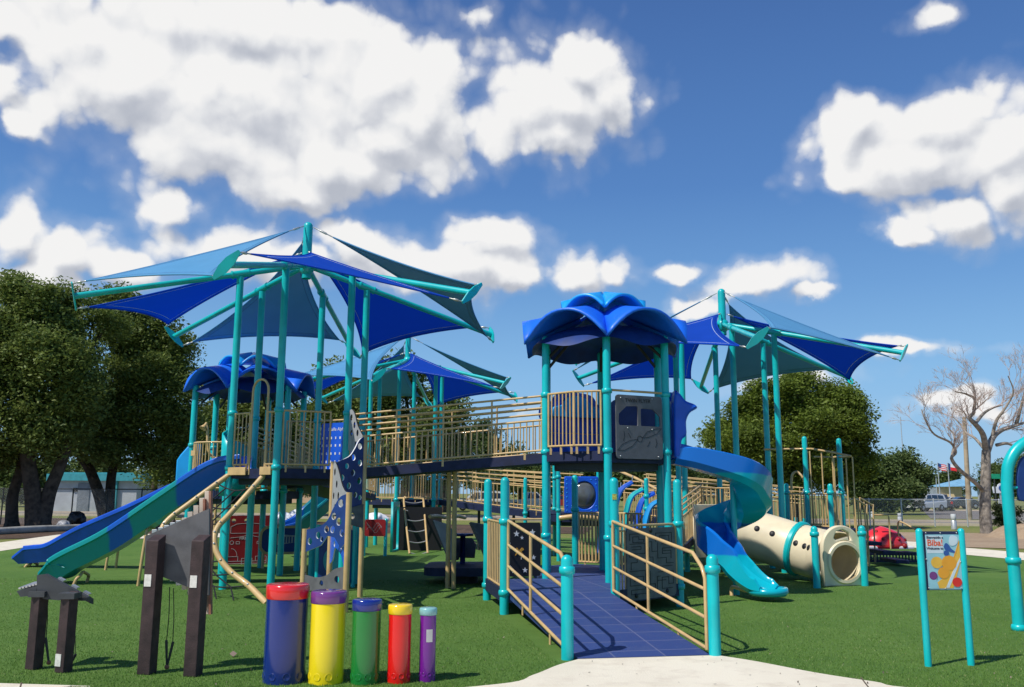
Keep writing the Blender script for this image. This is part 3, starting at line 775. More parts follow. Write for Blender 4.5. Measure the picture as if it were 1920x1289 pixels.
# ------------------------------------------------------------------ tower A (hexagonal deck under the left canopy)
HA = hexa(*UA, 1.153, PH)          # 0 left front, 1 front, 2 right front, 3 right, 4 back, 5 back left
def deck(parent, H, z, th=.16, name='deck', shrink=.0):
    c = sum(H, V(0, 0, 0))/len(H); poly = [((p-c)*(1-shrink)+c) for p in H]
    mb = MB(); mb.prism([(p.x, p.y) for p in poly], z-th, z); o = mb.build(name, 'navy_deck', parent, bevel=.012)
    mb = MB(); inner = [((p-c)*(.86-shrink)+c) for p in H]; mb.prism([(p.x, p.y) for p in inner], z-th-.10, z-th); mb.build('deck_frame', 'dark_steel', o)
    return o
def lp(p, q, t): return V(*p).lerp(V(*q), t) if not isinstance(p, Vector) else p.lerp(q, t)
tA = thing('play_deck', 'hexagonal navy play deck with tan guard rails under the left shade canopy', 'play deck', (*UA, 0))
deck(tA, HA, zA)
slat_rail(tA, lp(HA[0], HA[1], .07), lp(HA[0], HA[1], .40), zA+.07, zA+.93, .085)
slat_rail(tA, lp(HA[0], HA[1], .77), lp(HA[0], HA[1], .94), zA+.07, zA+.93, .085)
a0, a1 = lp(HA[0], HA[1], .43), lp(HA[0], HA[1], .76)
mb = MB(); rr = (a1-a0).length/2; mid = (a0+a1)/2; dr = (a1-a0).normalized()
mb.tube([a0+V(0, 0, zA-.1), a0+V(0, 0, zA+1.25)]+[mid+dr*(-rr*math.cos(t))+V(0, 0, zA+1.3+rr*math.sin(t)) for t in [PI*j/10 for j in range(11)]]+[a1+V(0, 0, zA+1.25), a1+V(0, 0, zA-.1)], .02, 8)
mb.build('entry_hoop', 'tan_paint', tA)
slat_rail(tA, lp(HA[1], HA[2], .06), lp(HA[1], HA[2], .76), zA+.07, zA+.95, .115, uprights=3)
for t0, t1 in ((.04, .42), (.72, .95)):
    p, q = lp(HA[0], HA[1], t0), lp(HA[0], HA[1], t1); mb = MB(); mb.beam(p+V(0, 0, zA-.04)+V(-.03, -.05, 0), q+V(0, 0, zA-.04)+V(-.03, -.05, 0), .03, .13); mb.build('kick_plate', 'tan_paint', tA, bevel=.006)
# raised-dot reading panel on the far right face
p, q = HA[4], HA[3]; u = (q-p).normalized(); L0 = (q-p).length
br = place(plate_mesh([rrect(.12, .02, L0-.12, .90, .05)], .022), 'braille_panel', 'royal_plastic', tA, p+V(0, 0, zA), u, V(0, 0, 1))
place(text_mesh('Braille Alphabet', .085, .004), 'lettering', 'white_edge', br, p+u*(L0/2)+V(0, 0, zA+.78), u, V(0, 0, 1), .014)
for rI, zz in enumerate((.62, .48, .33, .18, .07)):
    mb = MB()
    for k in range(8):
        c = p+u*(.17+.112*k)+V(0, 0, zA+zz); nn = u.cross(V(0, 0, 1))
        mb.beam(c+nn*.014-V(0, 0, .022), c+nn*.014+V(0, 0, .022), .034 if (k+rI) % 3 else .026, .006, up=nn)
    mb.build('lettering', 'white_edge', br)
mb = MB(); mb.tube([p+u*.05+V(0, 0, zA+.95), q-u*.05+V(0, 0, zA+.95)], .018, 8); mb.build('top_rail', 'tan_paint', tA)
slat_rail(tA, lp(HA[5], HA[4], .5), lp(HA[5], HA[4], .95), zA+.07, zA+.93, .09)
# rear access ramp leaving the deck to the back
rA = thing('access_ramp', 'navy access ramp with tan multi-bar rails rising to the back of the left deck', 'ramp', (-4.3, 18, 0), 'navy access ramps with tan rails')
p0, p1 = V(-4.05, 16.85, zA), V(-3.4, 22.6, 1.55); p2, p3 = V(-4.95, 16.7, zA), V(-4.5, 22.6, 1.55)
mb = MB(); mb.add([p0, p1, p3, p2], [(0, 1, 2, 3)]); e = V(0, 0, -.14); mb.add([p0+e, p1+e, p3+e, p2+e], [(3, 2, 1, 0)]); mb.add([p0, p1, p1+e, p0+e], [(0, 1, 2, 3)]); mb.add([p2, p3, p3+e, p2+e], [(3, 2, 1, 0)]); mb.build('ramp_deck', 'navy_deck', rA)
for s, t in ((p0, p1), (p2, p3)): slat_rail(rA, s, t, .06, .50, .11, dz=(s.z, t.z), bars=4, bargap=.095)

# ------------------------------------------------------------------ tower B (flower roof, centre)
TBc = (1.53, 14.65); HB = hexa(*TBc, 1.1, PH); zB = 2.23
TB = thing('play_tower', 'tall hexagonal play tower with blue flower roof beside the spiral slide', 'play tower', (*TBc, 0))
for i, p in enumerate(HB): add_post(TB, p.x, p.y, .28 if i != 3 else 0, 4.12, (zB+.02, zB+.93, .95) if i in (0, 1, 2) else (zB+.02,))
deck(TB, HB, zB)
def flower_roof(parent, cx, cy, ph, zb, s=1.0):
    root = MB()
    def tier(ri, ro_v, ro_c, zi_v, zi_c, zo_v, zo_c, mat_, name, ex=2.3):
        mb = MB(); n = 10
        for i in range(6):
            a0 = ph+i*PI/3; 
            def f(u, v):
                k = 2*u-1; arch = 1-abs(k)**1.9; a = a0+u*PI/3
                ro = ro_c+(ro_v-ro_c)*abs(k)**2; zo = zo_v+(zo_c-zo_v)*(1-abs(k)**ex); zi = zi_v+(zi_c-zi_v)*(1-abs(k))
                t = v; r = ri+(ro-ri)*t; z = zi+(zo-zi)*t
                return V(cx+s*r*math.cos(a), cy+s*r*math.sin(a), zb+s*z)
            mb.grid(f, 14, 6)
        o = mb.build(name, mat_, parent, solid=.045, auto=32); return o
    a = tier(.42, 1.52, 1.38, .54, .68, -.02, .46, 'petal_blue', 'lower_petals')
    b = tier(.05, .80, .72, .93, .985, .58, .82, 'azure_plastic', 'upper_petals')
    mb = MB()
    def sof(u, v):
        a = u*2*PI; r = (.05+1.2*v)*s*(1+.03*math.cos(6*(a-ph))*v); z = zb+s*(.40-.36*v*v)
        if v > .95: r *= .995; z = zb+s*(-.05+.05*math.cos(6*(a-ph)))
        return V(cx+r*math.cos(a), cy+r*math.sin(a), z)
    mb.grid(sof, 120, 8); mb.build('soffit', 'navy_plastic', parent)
    for i in range(6):
        mb = MB(); an = ph+i*PI/3; mb.tube([V(cx+s*1.1*math.cos(an), cy+s*1.1*math.sin(an), zb-.25*s), V(cx+s*.7*math.cos(an), cy+s*.7*math.sin(an), zb+.14*s)], .025, 6)
        mb.build('roof_strut', 'dark_steel', parent)
flower_roof(TB, *TBc, PH, 3.98, .98)
# bowed rail on the front-left face
p, q = HB[0], HB[1]; out = V((p+q).y*0-.42, -.9, 0); u = (q-p).normalized(); nn = V(u.y, -u.x, 0); mid = lp(p, q, .56)+nn*.18
slat_rail(TB, lp(p, q, .07)+nn*.05, mid, zB+.10, zB+.93, .075, r=.012)
slat_rail(TB, mid, lp(p, q, .93)+nn*.05, zB+.10, zB+.93, .07, r=.012)
mb = MB(); mb.beam(lp(p, q, .05)+nn*.03+V(0, 0, zB-.06), lp(p, q, .95)+nn*.03+V(0, 0, zB-.06), .06, .15); mb.build('fascia', 'navy_deck', TB)
# aeroplane nose panel
p, q = HB[1], HB[2]; u = (q-p).normalized(); Lf = (q-p).length; nn = V(u.y, -u.x, 0)
x0, x1 = .12, Lf-.12; w_ = x1-x0; zb0 = -.10; H_ = .98
def wp(a, b): return (x0+w_*a, zb0+H_*b)
win1 = [wp(.07, .52), wp(.46, .52), wp(.47, .54), wp(.47, .80), wp(.45, .83), wp(.22, .82), wp(.06, .70), wp(.05, .56)]
win2 = [wp(.54, .52), wp(.94, .52), wp(.96, .55), wp(.95, .68), wp(.80, .79), wp(.56, .80), wp(.53, .78), wp(.53, .54)]
pl = place(plate_mesh([rrect(x0, zb0, x1, zb0+H_, .05), win1, win2], .025), 'aeroplane_panel', 'grey_plastic', TB, p+V(0, 0, zB), u, V(0, 0, 1), .05)
place(text_mesh('TWIN FLYER', .085, .004), 'lettering', 'black_line', pl, p+u*(x0+w_*.47)+V(0, 0, zB+zb0+H_*.915), u, V(0, 0, 1), .065)
mb = MB(); P_ = lambda a, b: wp(a, b)
blade1 = [P_(.02, .13), P_(.12, .22), P_(.30, .29), P_(.46, .31), P_(.34, .20), P_(.16, .13), P_(.02, .13)]
blade2 = [P_(.98, .49), P_(.84, .48), P_(.66, .43), P_(.55, .33), P_(.70, .35), P_(.88, .41), P_(.98, .49)]
hub = [P_(.5+.055*math.cos(t), .315+.045*math.sin(t)) for t in [2*PI*j/12 for j in range(13)]]
arcs = [[P_(.15, .28), P_(.17, .36), P_(.16, .43)], [P_(.3, .33), P_(.27, .38), P_(.25, .4)], [P_(.85, .33), P_(.87, .25), P_(.84, .19)], [P_(.72, .28), P_(.68, .22), P_(.66, .2)]]
strokes(mb, [blade1, blade2, hub]+arcs, p+V(0, 0, zB), u, V(0, 0, 1), .006, .004, .0632)
mb.build('line_drawing', 'black_line', pl)
mb = MB()
for a, b in ((.08, .04), (.9, .04), (.24, .48), (.77, .47), (.1, .95), (.78, .96)):
    c = p+u*(x0+w_*a)+V(0, 0, zB+zb0+H_*b)+nn*.066; mb.ball(c, .012, 8)
mb.build('bolt', 'aluminium', pl)
mb = MB(); mb.tube([p+V(0, 0, zB+.95), q+V(0, 0, zB+.95)], .018, 8); mb.build('top_rail', 'tan_paint', TB)
# hood of the slide and side guards on the right face
slat_rail(TB, lp(HB[2], HB[3], .08), lp(HB[2], HB[3], .30), zB+.05, zB+.93, .075)
def cur_(pts, n=4): return [(v.x, v.y) for v in bez([V(a, b, 0) for a, b in pts], n)]
def hood(parent, p, q, z, scale=1., material='royal_plastic', opening=True):
    u = (q-p).normalized(); L = (q-p).length
    ol = [(-.02, -.05), (L+.02, -.05), (L+.05, .45), (L+.16, .62), (L+.13, .80), (L-.05, .86), (L-.18, 1.0), (L*.5, 1.04), (.18, 1.0), (.05, .86), (-.13, .80), (-.16, .62), (-.05, .45)]
    ol = [(v.x, v.y) for v in bez([V(a, b*scale, 0) for a, b in ol]+[V(-.02, -.05, 0)], 5)]
    hole = rrect(L*.22, .02, L*.78, .72*scale, .16)
    return place(plate_mesh([ol, hole] if opening else [ol], .07, .015), 'slide_hood', material, parent, p+V(0, 0, z), u, V(0, 0, 1), .02)
hood(TB, lp(HB[2], HB[3], .22)+V(.12, 0, 0), lp(HB[2], HB[3], .98)+V(.12, 0, 0), zB)
h2 = hood(TB, lp(HB[4], HB[5], .02), lp(HB[4], HB[5], .98), zB, 1.08, 'royal_plastic', False)
place(plate_mesh([cur_([(-.5, .62), (-.46, .78), (-.3, .82), (-.2, .95), (0, 1.0), (.2, .95), (.3, .84), (.46, .8), (.5, .62)])], .05, .01), 'hood_trim', 'azure_plastic', TB, (HB[4]+HB[5])/2+V(0, 0, zB+.06), HB[4]-HB[5], V(0, 0, 1), .06)
hood(TB, lp(HB[3], HB[4], .06), lp(HB[3], HB[4], .94), zB, 1., 'navy_plastic', False)
place(plate_mesh([cur_([(0, -.06), (.02, .92), (.1, .96), (.2, .84), (.34, .78), (.38, .72), (.26, .64), (.2, .5), (.2, .3), (.12, .2), (.10, -.06)])], .3, .04), 'hood_side', 'royal_plastic', TB, V(HB[2].x+.12, HB[2].y+.12, zB), V(1, 0, 0), V(0, 0, 1))
slat_rail(TB, lp(HB[5], HB[4], .05), lp(HB[5], HB[4], .95), zB+.06, zB+.4, .2, name='guard_rail')

# ------------------------------------------------------------------ tower C (flower roof, far left)
TCc = (-5.42, 18.35); HC = hexa(*TCc, 1.08, R_(236.6)); HC2 = hexa(*TCc, 1.1, PH); zC = 1.62
TCt = thing('play_tower', 'lower play tower with blue flower roof at the left, partly behind the left canopy posts', 'play tower', (*TCc, 0))
for i, p in enumerate(HC2): add_post(TCt, p.x, p.y, 0, 3.75, (zC+.9, zC))
deck(TCt, HC2, zC)
flower_roof(TCt, *TCc, PH, 3.60, .88)
p, q = HC2[0], HC2[1]; u = (q-p).normalized(); nn = V(u.y, -u.x, 0); N1 = 14
mb = MB(); top = []; bot = []
for k in range(N1+1):
    t = k/N1; b = nn*.22*math.sin(PI*t); c = lp(p, q, .05+.9*t)+b; top.append(c+V(0, 0, zC+.93)); bot.append(c+V(0, 0, zC+.05))
    mb.tube([bot[-1], top[-1]], .012, 6, caps=False)
mb.tube(top, .019, 8); mb.tube(bot, .017, 8); mb.build('guard_rail', 'tan_paint', TCt)
mb = MB(); c = top[3]+V(0, 0, -.2); mb.beam(c-u*.09, c+u*.09, .03, .1); mb.build('rail_plaque', 'tan_paint', TCt)
slat_rail(TCt, lp(HC2[1], HC2[2], .05), lp(HC2[1], HC2[2], .95), zC+.05, zC+.93, .1)
# talk tube horn
def horn(parent, base, tip, h, name='talk_tube'):
    mb = MB(); b = Vector(base); t = Vector(tip)
    pts = bez([b, b+V(0, 0, h*.6), b+V(0, 0, h)+(t-b).xy.to_3d()*.35, t+(t-b).xy.to_3d()*.0], 6)
    n = len(pts); mb.tube(pts, [.03 if i < n-4 else .03+.05*((i-(n-5))/4)**1.5 for i in range(n)], 10); return mb.build(name, 'tan_paint', parent)
def talk_tube(parent, pts, mouth):
    mb = MB(); p = bez(pts, 6); mb.tube(p, .028, 10); d = (mouth-p[-1]).normalized()
    mb.slathe([(.028, -.03), (.03, .02), (.05, .07), (.075, .11), (.07, .105), (.0, .04)], p[-1], d, 14); mb.build('talk_tube', 'tan_paint', parent)
talk_tube(TCt, [at(412, 872, 17.4), at(408, 862, 17.4), at(395, 854, 17.5), at(390, 840, 17.5), at(389, 806, 17.5), at(386, 796, 17.5)], at(374, 812, 17.4))
# teal periscope-like spiral casing
mb = MB()
def casing(u_, v_):
    a = R_(150)+u_*R_(230); r = .20+.05*u_; c = at(437, 860, 17.0)
    return V(c.x+r*math.cos(a), c.y+r*math.sin(a), zC-.1+v_*(1.25-.35*u_))
mb.grid(casing, 16, 4); mb.build('spiral_screen', 'teal_paint', TCt, solid=.03)
# blue entry wall on the left face above the slide
p, q = HC2[5], HC2[0]; u = (q-p).normalized(); L0 = (q-p).length
place(plate_mesh([[(-.30, -.42), (.02, -.42), (.02, .94), (-.06, .92), (-.24, .70), (-.30, .6)]], .5, .03), 'slide_wall', 'azure_plastic', TCt, V(q.x+.02, q.y+.2, zC), V(1, 0, 0), V(0, 0, 1))
# ------------------------------------------------------------------ bridge between the two decks
BR = thing('clatter_bridge', 'long navy bridge with tan rails climbing from the left deck to the flower roof tower', 'bridge', ((HA[2]+HB[0])/2).to_tuple())
def ramp_slab(parent, a, b, c, d, th=.15, name='bridge_deck'):
    mb = MB(); e = V(0, 0, -th)
    for q in ((a, b, c, d), (d+e, c+e, b+e, a+e), (a, a+e, b+e, b), (c, c+e, d+e, d), (b, b+e, c+e, c), (d, d+e, a+e, a)): mb.add(q, [(0, 1, 2, 3)])
    return mb.build(name, 'navy_deck', parent)
Z = lambda p, z: V(p.x, p.y, z)
ramp_slab(BR, Z(HA[2], zA), Z(HB[0], zB), Z(HB[5], zB), Z(HA[3], zA))
slat_rail(BR, HA[2], HB[0], .05, .53, .105, dz=(zA, zB), bars=4, bargap=.097)
slat_rail(BR, HA[3], HB[5], .05, .53, .105, dz=(zA, zB), bars=4, bargap=.097)
for x, y in ((839, 1103), (850, 1104)):
    g_ = gp(x, y); mb = MB(); mb.tube([g_, V(g_.x, g_.y, 2.02)], .04, 10); mb.build('support_post', 'tan_paint', BR)

# ------------------------------------------------------------------ straight slides
bicolour('slide_swirl', (.004, .34, .36), (.008, .13, .62), [-2.1, -.26, .10, .90, 2.4], 0, .3, 1.5, .1)
bicolour('spiral_swirl', (.004, .44, .56), (.006, .17, .66), [-.2, .74, 1.22, 2.02, 2.9], 2, .2, 1.3, .1)
bicolour('small_slide_swirl', (.008, .10, .50), (.004, .24, .30), [-3, -.1, 3], 0, .3, 1.5, .1)
def chute(t, w=.30, h=.25, h2=None, endt=.2):
    h2 = h if h2 is None else h2
    k = 1 if t < .9 else 1-.7*(t-.9)/.1
    a, b = h*k, h2*k
    return [(-w-.05, b), (-w-.05, b-.05), (-w, b-.07), (-w+.13, -.09), (w-.13, -.09), (w, a-.07), (w+.05, a-.05), (w+.05, a), (w, a+.02), (w-.03, a), (w-.06, .06), (w-.15, 0), (-w+.15, 0), (-w+.06, .06), (-w+.03, b), (-w, b+.02)]
def straight_slide(label, pts, material, legs, loc, w=.3):
    t = thing('straight_slide', label, 'slide', loc, None)
    path = bez(pts, 7); mb = MB(); mb.sweep(path, lambda s: chute(s, w)); mb.build('chute', material, t, auto=40)
    for sg in (-1, 1):
        mb = MB(); e_ = []
        for i_, p_ in enumerate(path[:-4]):
            t_ = (path[i_+1]-path[max(i_-1, 0)]).normalized(); sd_ = t_.cross(V(0, 0, 1)).normalized(); e_.append(p_+sd_*sg*(w+.015)+sd_.cross(t_)*.26)
        mb.tube(e_, .024, 8); mb.build('side_rim', material, t)
    for (x, y, z) in legs:
        mb = MB(); mb.tube(bez([V(x, y-.02, z), V(x+.02, y-.16, z-.06), V(x, y-.22, max(z*.5, .05)), V(x-.03, y-.24, 0)], 4), .028, 8); mb.build('leg', 'tan_paint', t)
        mb = MB(); mb.tube(bez([V(x, y+.02, z), V(x+.02, y+.16, z-.06), V(x, y+.22, max(z*.5, .05)), V(x-.03, y+.24, 0)], 4), .028, 8); mb.build('leg', 'tan_paint', t)
    return t, path
mA = (HA[0]+HA[5])/2
s1, path1 = straight_slide('long straight slide swirled in teal and blue, running down left from the canopy deck', [V(mA.x+.1, 15.76, 1.97), V(-5.15, 15.78, 1.86), V(-6.0, 15.84, 1.30), V(-6.88, 15.90, .70), V(-7.6, 15.96, .33), V(-7.85, 16.0, .17), V(-8.1, 16.02, .14)], 'slide_swirl', [(-6.35, 15.88, .98), (-7.5, 15.98, .2)], (-6.6, 15.9, 0))
# embossed pattern and fixings along the near wall
for k in (9, 14, 19, 24, 29, 34):
    mb = MB()
    p = path1[k]; t_ = (path1[k+1]-path1[k-1]).normalized(); sd = t_.cross(V(0, 0, 1)).normalized(); nn = sd.cross(t_)
    f = 1 if sd.y < 0 else -1; o0 = p+sd*f*.27
    a_, b_, c_ = o0-t_*.2+nn*.02, o0-t_*.08+nn*.14, o0+t_*.1+nn*.14
    mb.tube([a_, b_, c_, o0+t_*.2+nn*.02], .009, 5)
mb.build('moulded_rib', 'slide_swirl', s1)
s2, path2 = straight_slide('plain royal blue straight slide, farthest left, with a flat run-out', [V(-6.3, 18.55, 1.60), V(-6.75, 18.65, 1.52), V(-7.7, 18.85, 1.10), V(-8.75, 19.05, .66), V(-9.55, 19.3, .27), V(-10.0, 19.42, .19), V(-10.45, 19.55, .15)], 'royal_plastic', [(-8.3, 18.96, .75), (-10.25, 19.5, .1)], (-8.5, 19, 0))
s3, path3 = straight_slide('small teal and blue slide in the shade beyond the canopy deck', [at(628, 938, 23.5), at(612, 948, 23.3), at(585, 972, 23), at(560, 992, 22.8), at(540, 1002, 22.6), at(525, 1006, 22.5)], 'small_slide_swirl', [], (at(580, 980, 23).x, 23, 0))

# ------------------------------------------------------------------ net climber with bent tan tubes
NC = thing('net_climber', 'rope net climber between two bent tan tubes below the left deck', 'climbing net', (*xy(gp(420, 1110)), 0))
tr = bez([at(505, 880, 14.78), at(470, 920, 14.55), at(430, 965, 14.3), at(409, 988, 14.12), at(402, 1012, 14.0), at(409, 1042, 13.9), at(432, 1072, 13.8), at(466, 1098, 13.65), gp(500, 1132)], 6)
tl = bez([at(441, 883, 15.2), at(400, 912, 15.05), at(355, 945, 14.9), at(318, 973, 14.75), at(303, 994, 14.65), at(300, 1020, 14.55), at(312, 1050, 14.45), at(340, 1080, 14.3), gp(392, 1113)], 6)
for t in (tr, tl): mb = MB(); mb.tube(t, .046, 12); mb.build('side_tube', 'tan_paint', NC)
mb = MB(); Lr = []
for j in range(1, 9):
    k = int((len(tr)-1)*j/9.0); a, b = tr[k], tl[k]; pts = [a.lerp(b, s/8)+V(0, 0, -.09*math.sin(PI*s/8)) for s in range(9)]; Lr.append(pts); mb.tube(pts, .012, 5)
for s in (2, 4, 6): mb.tube([r[s] for r in Lr]+[V(Lr[-1][s].x+.1, Lr[-1][s].y-.15, 0)], .012, 5)
mb.build('rope_net', 'rope', NC)
mb = MB()
for j in range(1, 9):
    k = int((len(tr)-1)*j/9.0)
    for p in (tr[k], tl[k]): mb.ball(p+V(0, -.042, .02), .018, 8)
mb.build('rope_clamp', 'aluminium', NC)
hp = gp(398, 1062); mb = MB(); mb.tube([V(hp.x, hp.y, 0), V(hp.x, hp.y, 1.55)], .03, 8); mb.build('support_post', 'tan_paint', NC)

# ------------------------------------------------------------------ zigzag spotted climber
GC = thing('spotted_climber', 'zigzag climber of navy spotted boards on tan poles, rising like a giraffe neck', 'climber', (-2.6, 13.5, 0))
ga, gb, gd, gc, ge = V(-2.96, 13.0, 0), V(-2.24, 12.42, 0), V(-2.70, 13.55, 0), V(-2.34, 14.2, 0), V(-2.75, 15.0, 0)
for p, z in ((ga, 1.08), (gb, 1.60), (gc, 2.50), (gd, 2.06)):
    mb = MB(); mb.tube([p, p+V(0, 0, z)], .042, 12); mb.build('pole', 'tan_paint', GC)
def board(p, q, outline, holes, material, edge='white_edge', th=.02, name='spotted_board', offset=0.):
    """outline in (fraction along, height)"""
    u = (q-p).normalized(); L = (q-p).length
    P = [[(a*L, z) for a, z in outline]]+[circ(a*L, z, r, 14) for a, z, r in holes]
    o = place(plate_mesh(P, th), name, [material, edge], GC, p, u, V(0, 0, 1), offset)
    for f in o.data.polygons:                       # routed edges in their own colour, black where it paints the holes dark
        if abs(f.normal.dot(u.cross(V(0, 0, 1)))) < .6: f.material_index = 1
    return o
def cur(pts, n=5): return [(v.x, v.y) for v in bez([V(a, b, 0) for a, b in pts], n)]
board(ga, gb, cur([(.05, 1.07), (.3, 1.11), (.52, 1.2), (.66, 1.38), (.8, 1.53), (.97, 1.585)])+[(.97, .92), (.86, .84), (.72, .98), (.55, 1.0), (.4, .86), (.05, .76)],
      [(.83, 1.45, .055), (.68, 1.27, .05), (.52, 1.09, .05), (.80, 1.20, .055), (.88, 1.05, .05), (.33, 1.0, .05), (.14, .91, .05), (.66, 1.09, .05), (.42, .95, .035)], 'navy_plastic')
board(ga, gb, [(.05, .48)]+cur([(.05, .44), (.3, .42), (.55, .46), (.75, .56), (.97, .6)])+[(.97, .24), (.05, .24)], [(.45, .35, .04), (.8, .42, .05)], 'recycled_grey', 'recycled_grey')
board(gd, gb, cur([(.04, 2.06), (.2, 2.03), (.4, 1.9), (.6, 1.72), (.8, 1.62), (.97, 1.60)])+[(.97, 1.34), (.6, 1.30), (.04, 1.26)], [(.16, 1.9, .055), (.3, 1.72, .055), (.14, 1.55, .05), (.42, 1.55, .055), (.72, 1.48, .05), (.24, 1.38, .05)], 'pale_grey_plastic', 'black_panel')  # black edges put shade into the holes by colour
board(gd, gb, cur([(.04, 1.12), (.4, 1.14), (.7, 1.12), (.97, 1.1)])+cur([(.97, .5), (.9, .55), (.72, .72), (.45, .8), (.3, .78), (.2, .62), (.04, .55)]), [(.2, 1.02, .05), (.4, .98, .05), (.62, 1.02, .05), (.84, .95, .05), (.3, .86, .045), (.7, .84, .05), (.9, .76, .04)], 'royal_plastic')
board(gd, gc, cur([(.04, 2.04), (.25, 2.09), (.5, 2.16), (.66, 2.28), (.8, 2.42), (.97, 2.48)])+[(.97, 1.42), (.04, 1.30)],
      [(.82, 2.32, .05), (.62, 2.14, .05), (.42, 2.0, .045), (.84, 2.06, .05), (.62, 1.9, .05), (.28, 1.82, .05), (.84, 1.78, .05), (.5, 1.7, .05), (.2, 1.58, .045), (.72, 1.56, .045), (.88, 1.52, .04)], 'navy_plastic')
board(gd, gc, [(.3, 1.34), (.97, 1.42), (.97, 1.05), (.3, 1.15)], [(.62, 1.24, .05)], 'recycled_grey', 'recycled_grey', offset=.025)
board(gc, ge, cur([(.04, 2.47), (.2, 2.55), (.45, 2.7), (.65, 2.9), (.85, 2.98), (.97, 2.95)])+[(.97, 2.3), (.04, 2.2)], [(.82, 2.84, .055), (.62, 2.70, .055), (.42, 2.56, .055), (.20, 2.42, .055), (.8, 2.58, .05), (.5, 2.38, .05)], 'pale_grey_plastic', 'black_panel')  # hole edges black again, painting their insides as shaded
DP = thing('disc_panel', 'dark blue activity board with a teal disc low behind the spotted climber', 'activity panel', (gx(632, 15.6), 15.6, 0))
p_ = V(gx(603, 15.6), 15.6, 0); bd_ = place(plate_mesh([rrect(0, .05, .56, .98, .05)], .03), 'board', 'navy_plastic', DP, p_, V(1, 0, 0), V(0, 0, 1))
place(plate_mesh([circ(.24, .45, .16, 24, .22)], .02), 'disc', 'turquoise_trim', bd_, p_, V(1, 0, 0), V(0, 0, 1), .022)
for x_ in (-.03, .59): mb = MB(); mb.tube([p_+V(x_, .03, 0), p_+V(x_, .03, 1.05)], .04, 10); mb.build('post', 'teal_paint', DP)

# ------------------------------------------------------------------ front ramp and landing
zL = .30
L1, L2, L3 = V(-.086, 12.3, 0), V(1.40, 12.24, 0), V(2.45, 13.25, 0); L7 = V(-.36, 13.9, 0)
RL, RR = gp(1064, 1237), gp(1341, 1231)
m_ = bpy.data.materials.new('ramp_tiles'); m_.use_nodes = True; M['ramp_tiles'] = m_
nt = m_.node_tree; N = nt.nodes; L = nt.links; b = N['Principled BSDF']; b.inputs['Roughness'].default_value = .62
tc = N.new('ShaderNodeTexCoord'); nz = N.new('ShaderNodeTexNoise'); nz.inputs['Scale'].default_value = 5; nz.inputs['Detail'].default_value = 7; L.new(tc.outputs['Object'], nz.inputs['Vector'])
mp = N.new('ShaderNodeMapping'); mp.inputs['Rotation'].default_value = (0, 0, R_(-11.5)); L.new(tc.outputs['Object'], mp.inputs[0])
bk = N.new('ShaderNodeTexBrick'); bk.offset = 0; bk.inputs['Scale'].default_value = 1; bk.inputs['Brick Width'].default_value = .52; bk.inputs['Row Height'].default_value = .36; bk.inputs['Mortar Size'].default_value = .012; bk.inputs['Mortar Smooth'].default_value = .6
bk.inputs['Color1'].default_value = (.026, .054, .20, 1); bk.inputs['Color2'].default_value = (.031, .062, .22, 1); bk.inputs['Mortar'].default_value = (.12, .14, .27, 1)
L.new(mp.outputs[0], bk.inputs['Vector'])
mx = N.new('ShaderNodeMix'); mx.data_type = 'RGBA'; rp = N.new('ShaderNodeMapRange'); rp.inputs[1].default_value = .5; rp.inputs[2].default_value = .8; rp.inputs[4].default_value = .55
L.new(nz.outputs['Fac'], rp.inputs[0]); L.new(rp.outputs[0], mx.inputs['Factor']); L.new(bk.outputs['Color'], mx.inputs['A']); mx.inputs['B'].default_value = (.06, .09, .21, 1); L.new(mx.outputs['Result'], b.inputs['Base Color'])
n3 = N.new('ShaderNodeTexNoise'); n3.inputs['Scale'].default_value = 130; L.new(tc.outputs['Object'], n3.inputs['Vector']); bp = N.new('ShaderNodeBump'); bp.inputs['Strength'].default_value = .3; bp.inputs['Distance'].default_value = .01; L.new(n3.outputs['Fac'], bp.inputs['Height']); L.new(bp.outputs[0], b.inputs['Normal'])
RP = thing('access_ramp', 'front navy ramp with open tan rails, rising from the pale path', 'ramp', (.7, 10.7, 0), 'navy access ramps with tan rails')
mb = MB(); a0, a1 = gp(1084, 1238.5), gp(1332, 1231.5); t0, t1 = L1+V(.07, 0, zL), L2+V(-.07, 0, zL)
Zm = V(0, 0, .016)
mb.add([a0+Zm, a1+Zm, t1, t0], [(0, 1, 2, 3)]); e = V(0, 0, -.1)
mb.add([a0+Zm, t0, t0+e, a0+V(0, 0, -.03)], [(0, 1, 2, 3)][::-1]); mb.add([a1+Zm, t1, t1+e, a1+V(0, 0, -.03)], [(3, 2, 1, 0)])
mb.build('ramp_surface', 'ramp_tiles', RP)
lp_ = [L1, L2, L3, V(2.62, 14.5, 0), V(2.45, 16.2, 0), V(1.21, 17.1, 0), V(.4, 16.3, 0), V(.45, 14.2, 0), L7]
mb = MB(); c_ = sum(lp_, V(0, 0, 0))/len(lp_); mb.prism([(p.x, p.y) for p in lp_], zL-.15, zL); mb.build('landing', 'ramp_tiles', RP)
for s_, t_ in ((L1+V(-.02, 0, 0), L7+V(-.02, 0, 0)), (L2+V(.02, 0, 0), L3+V(.02, 0, 0))):
    mb = MB(); mb.beam(s_+V(0, 0, zL-.06), t_+V(0, 0, zL-.06), .03, .17); mb.build('fascia', 'navy_deck', RP)
for p, zt, cs in ((RL, 1.0, (.85,)), (RR, 1.0, (.85,)), (L1, 1.82, (1.22, .28)), (L2, 1.82, (1.2,)), (L3, 1.82, (1.17, .28)), (L7, 1.82, (1.2, .22))):
    o = add_post(RP, p.x, p.y, 0, zt, cs)
    if p is L2:
        mb = MB(); mb.box((p.x, p.y-PR-.001, 1.56), (.06, .008, .075)); s = mb.build('sticker', 'yellow_sticker', o)
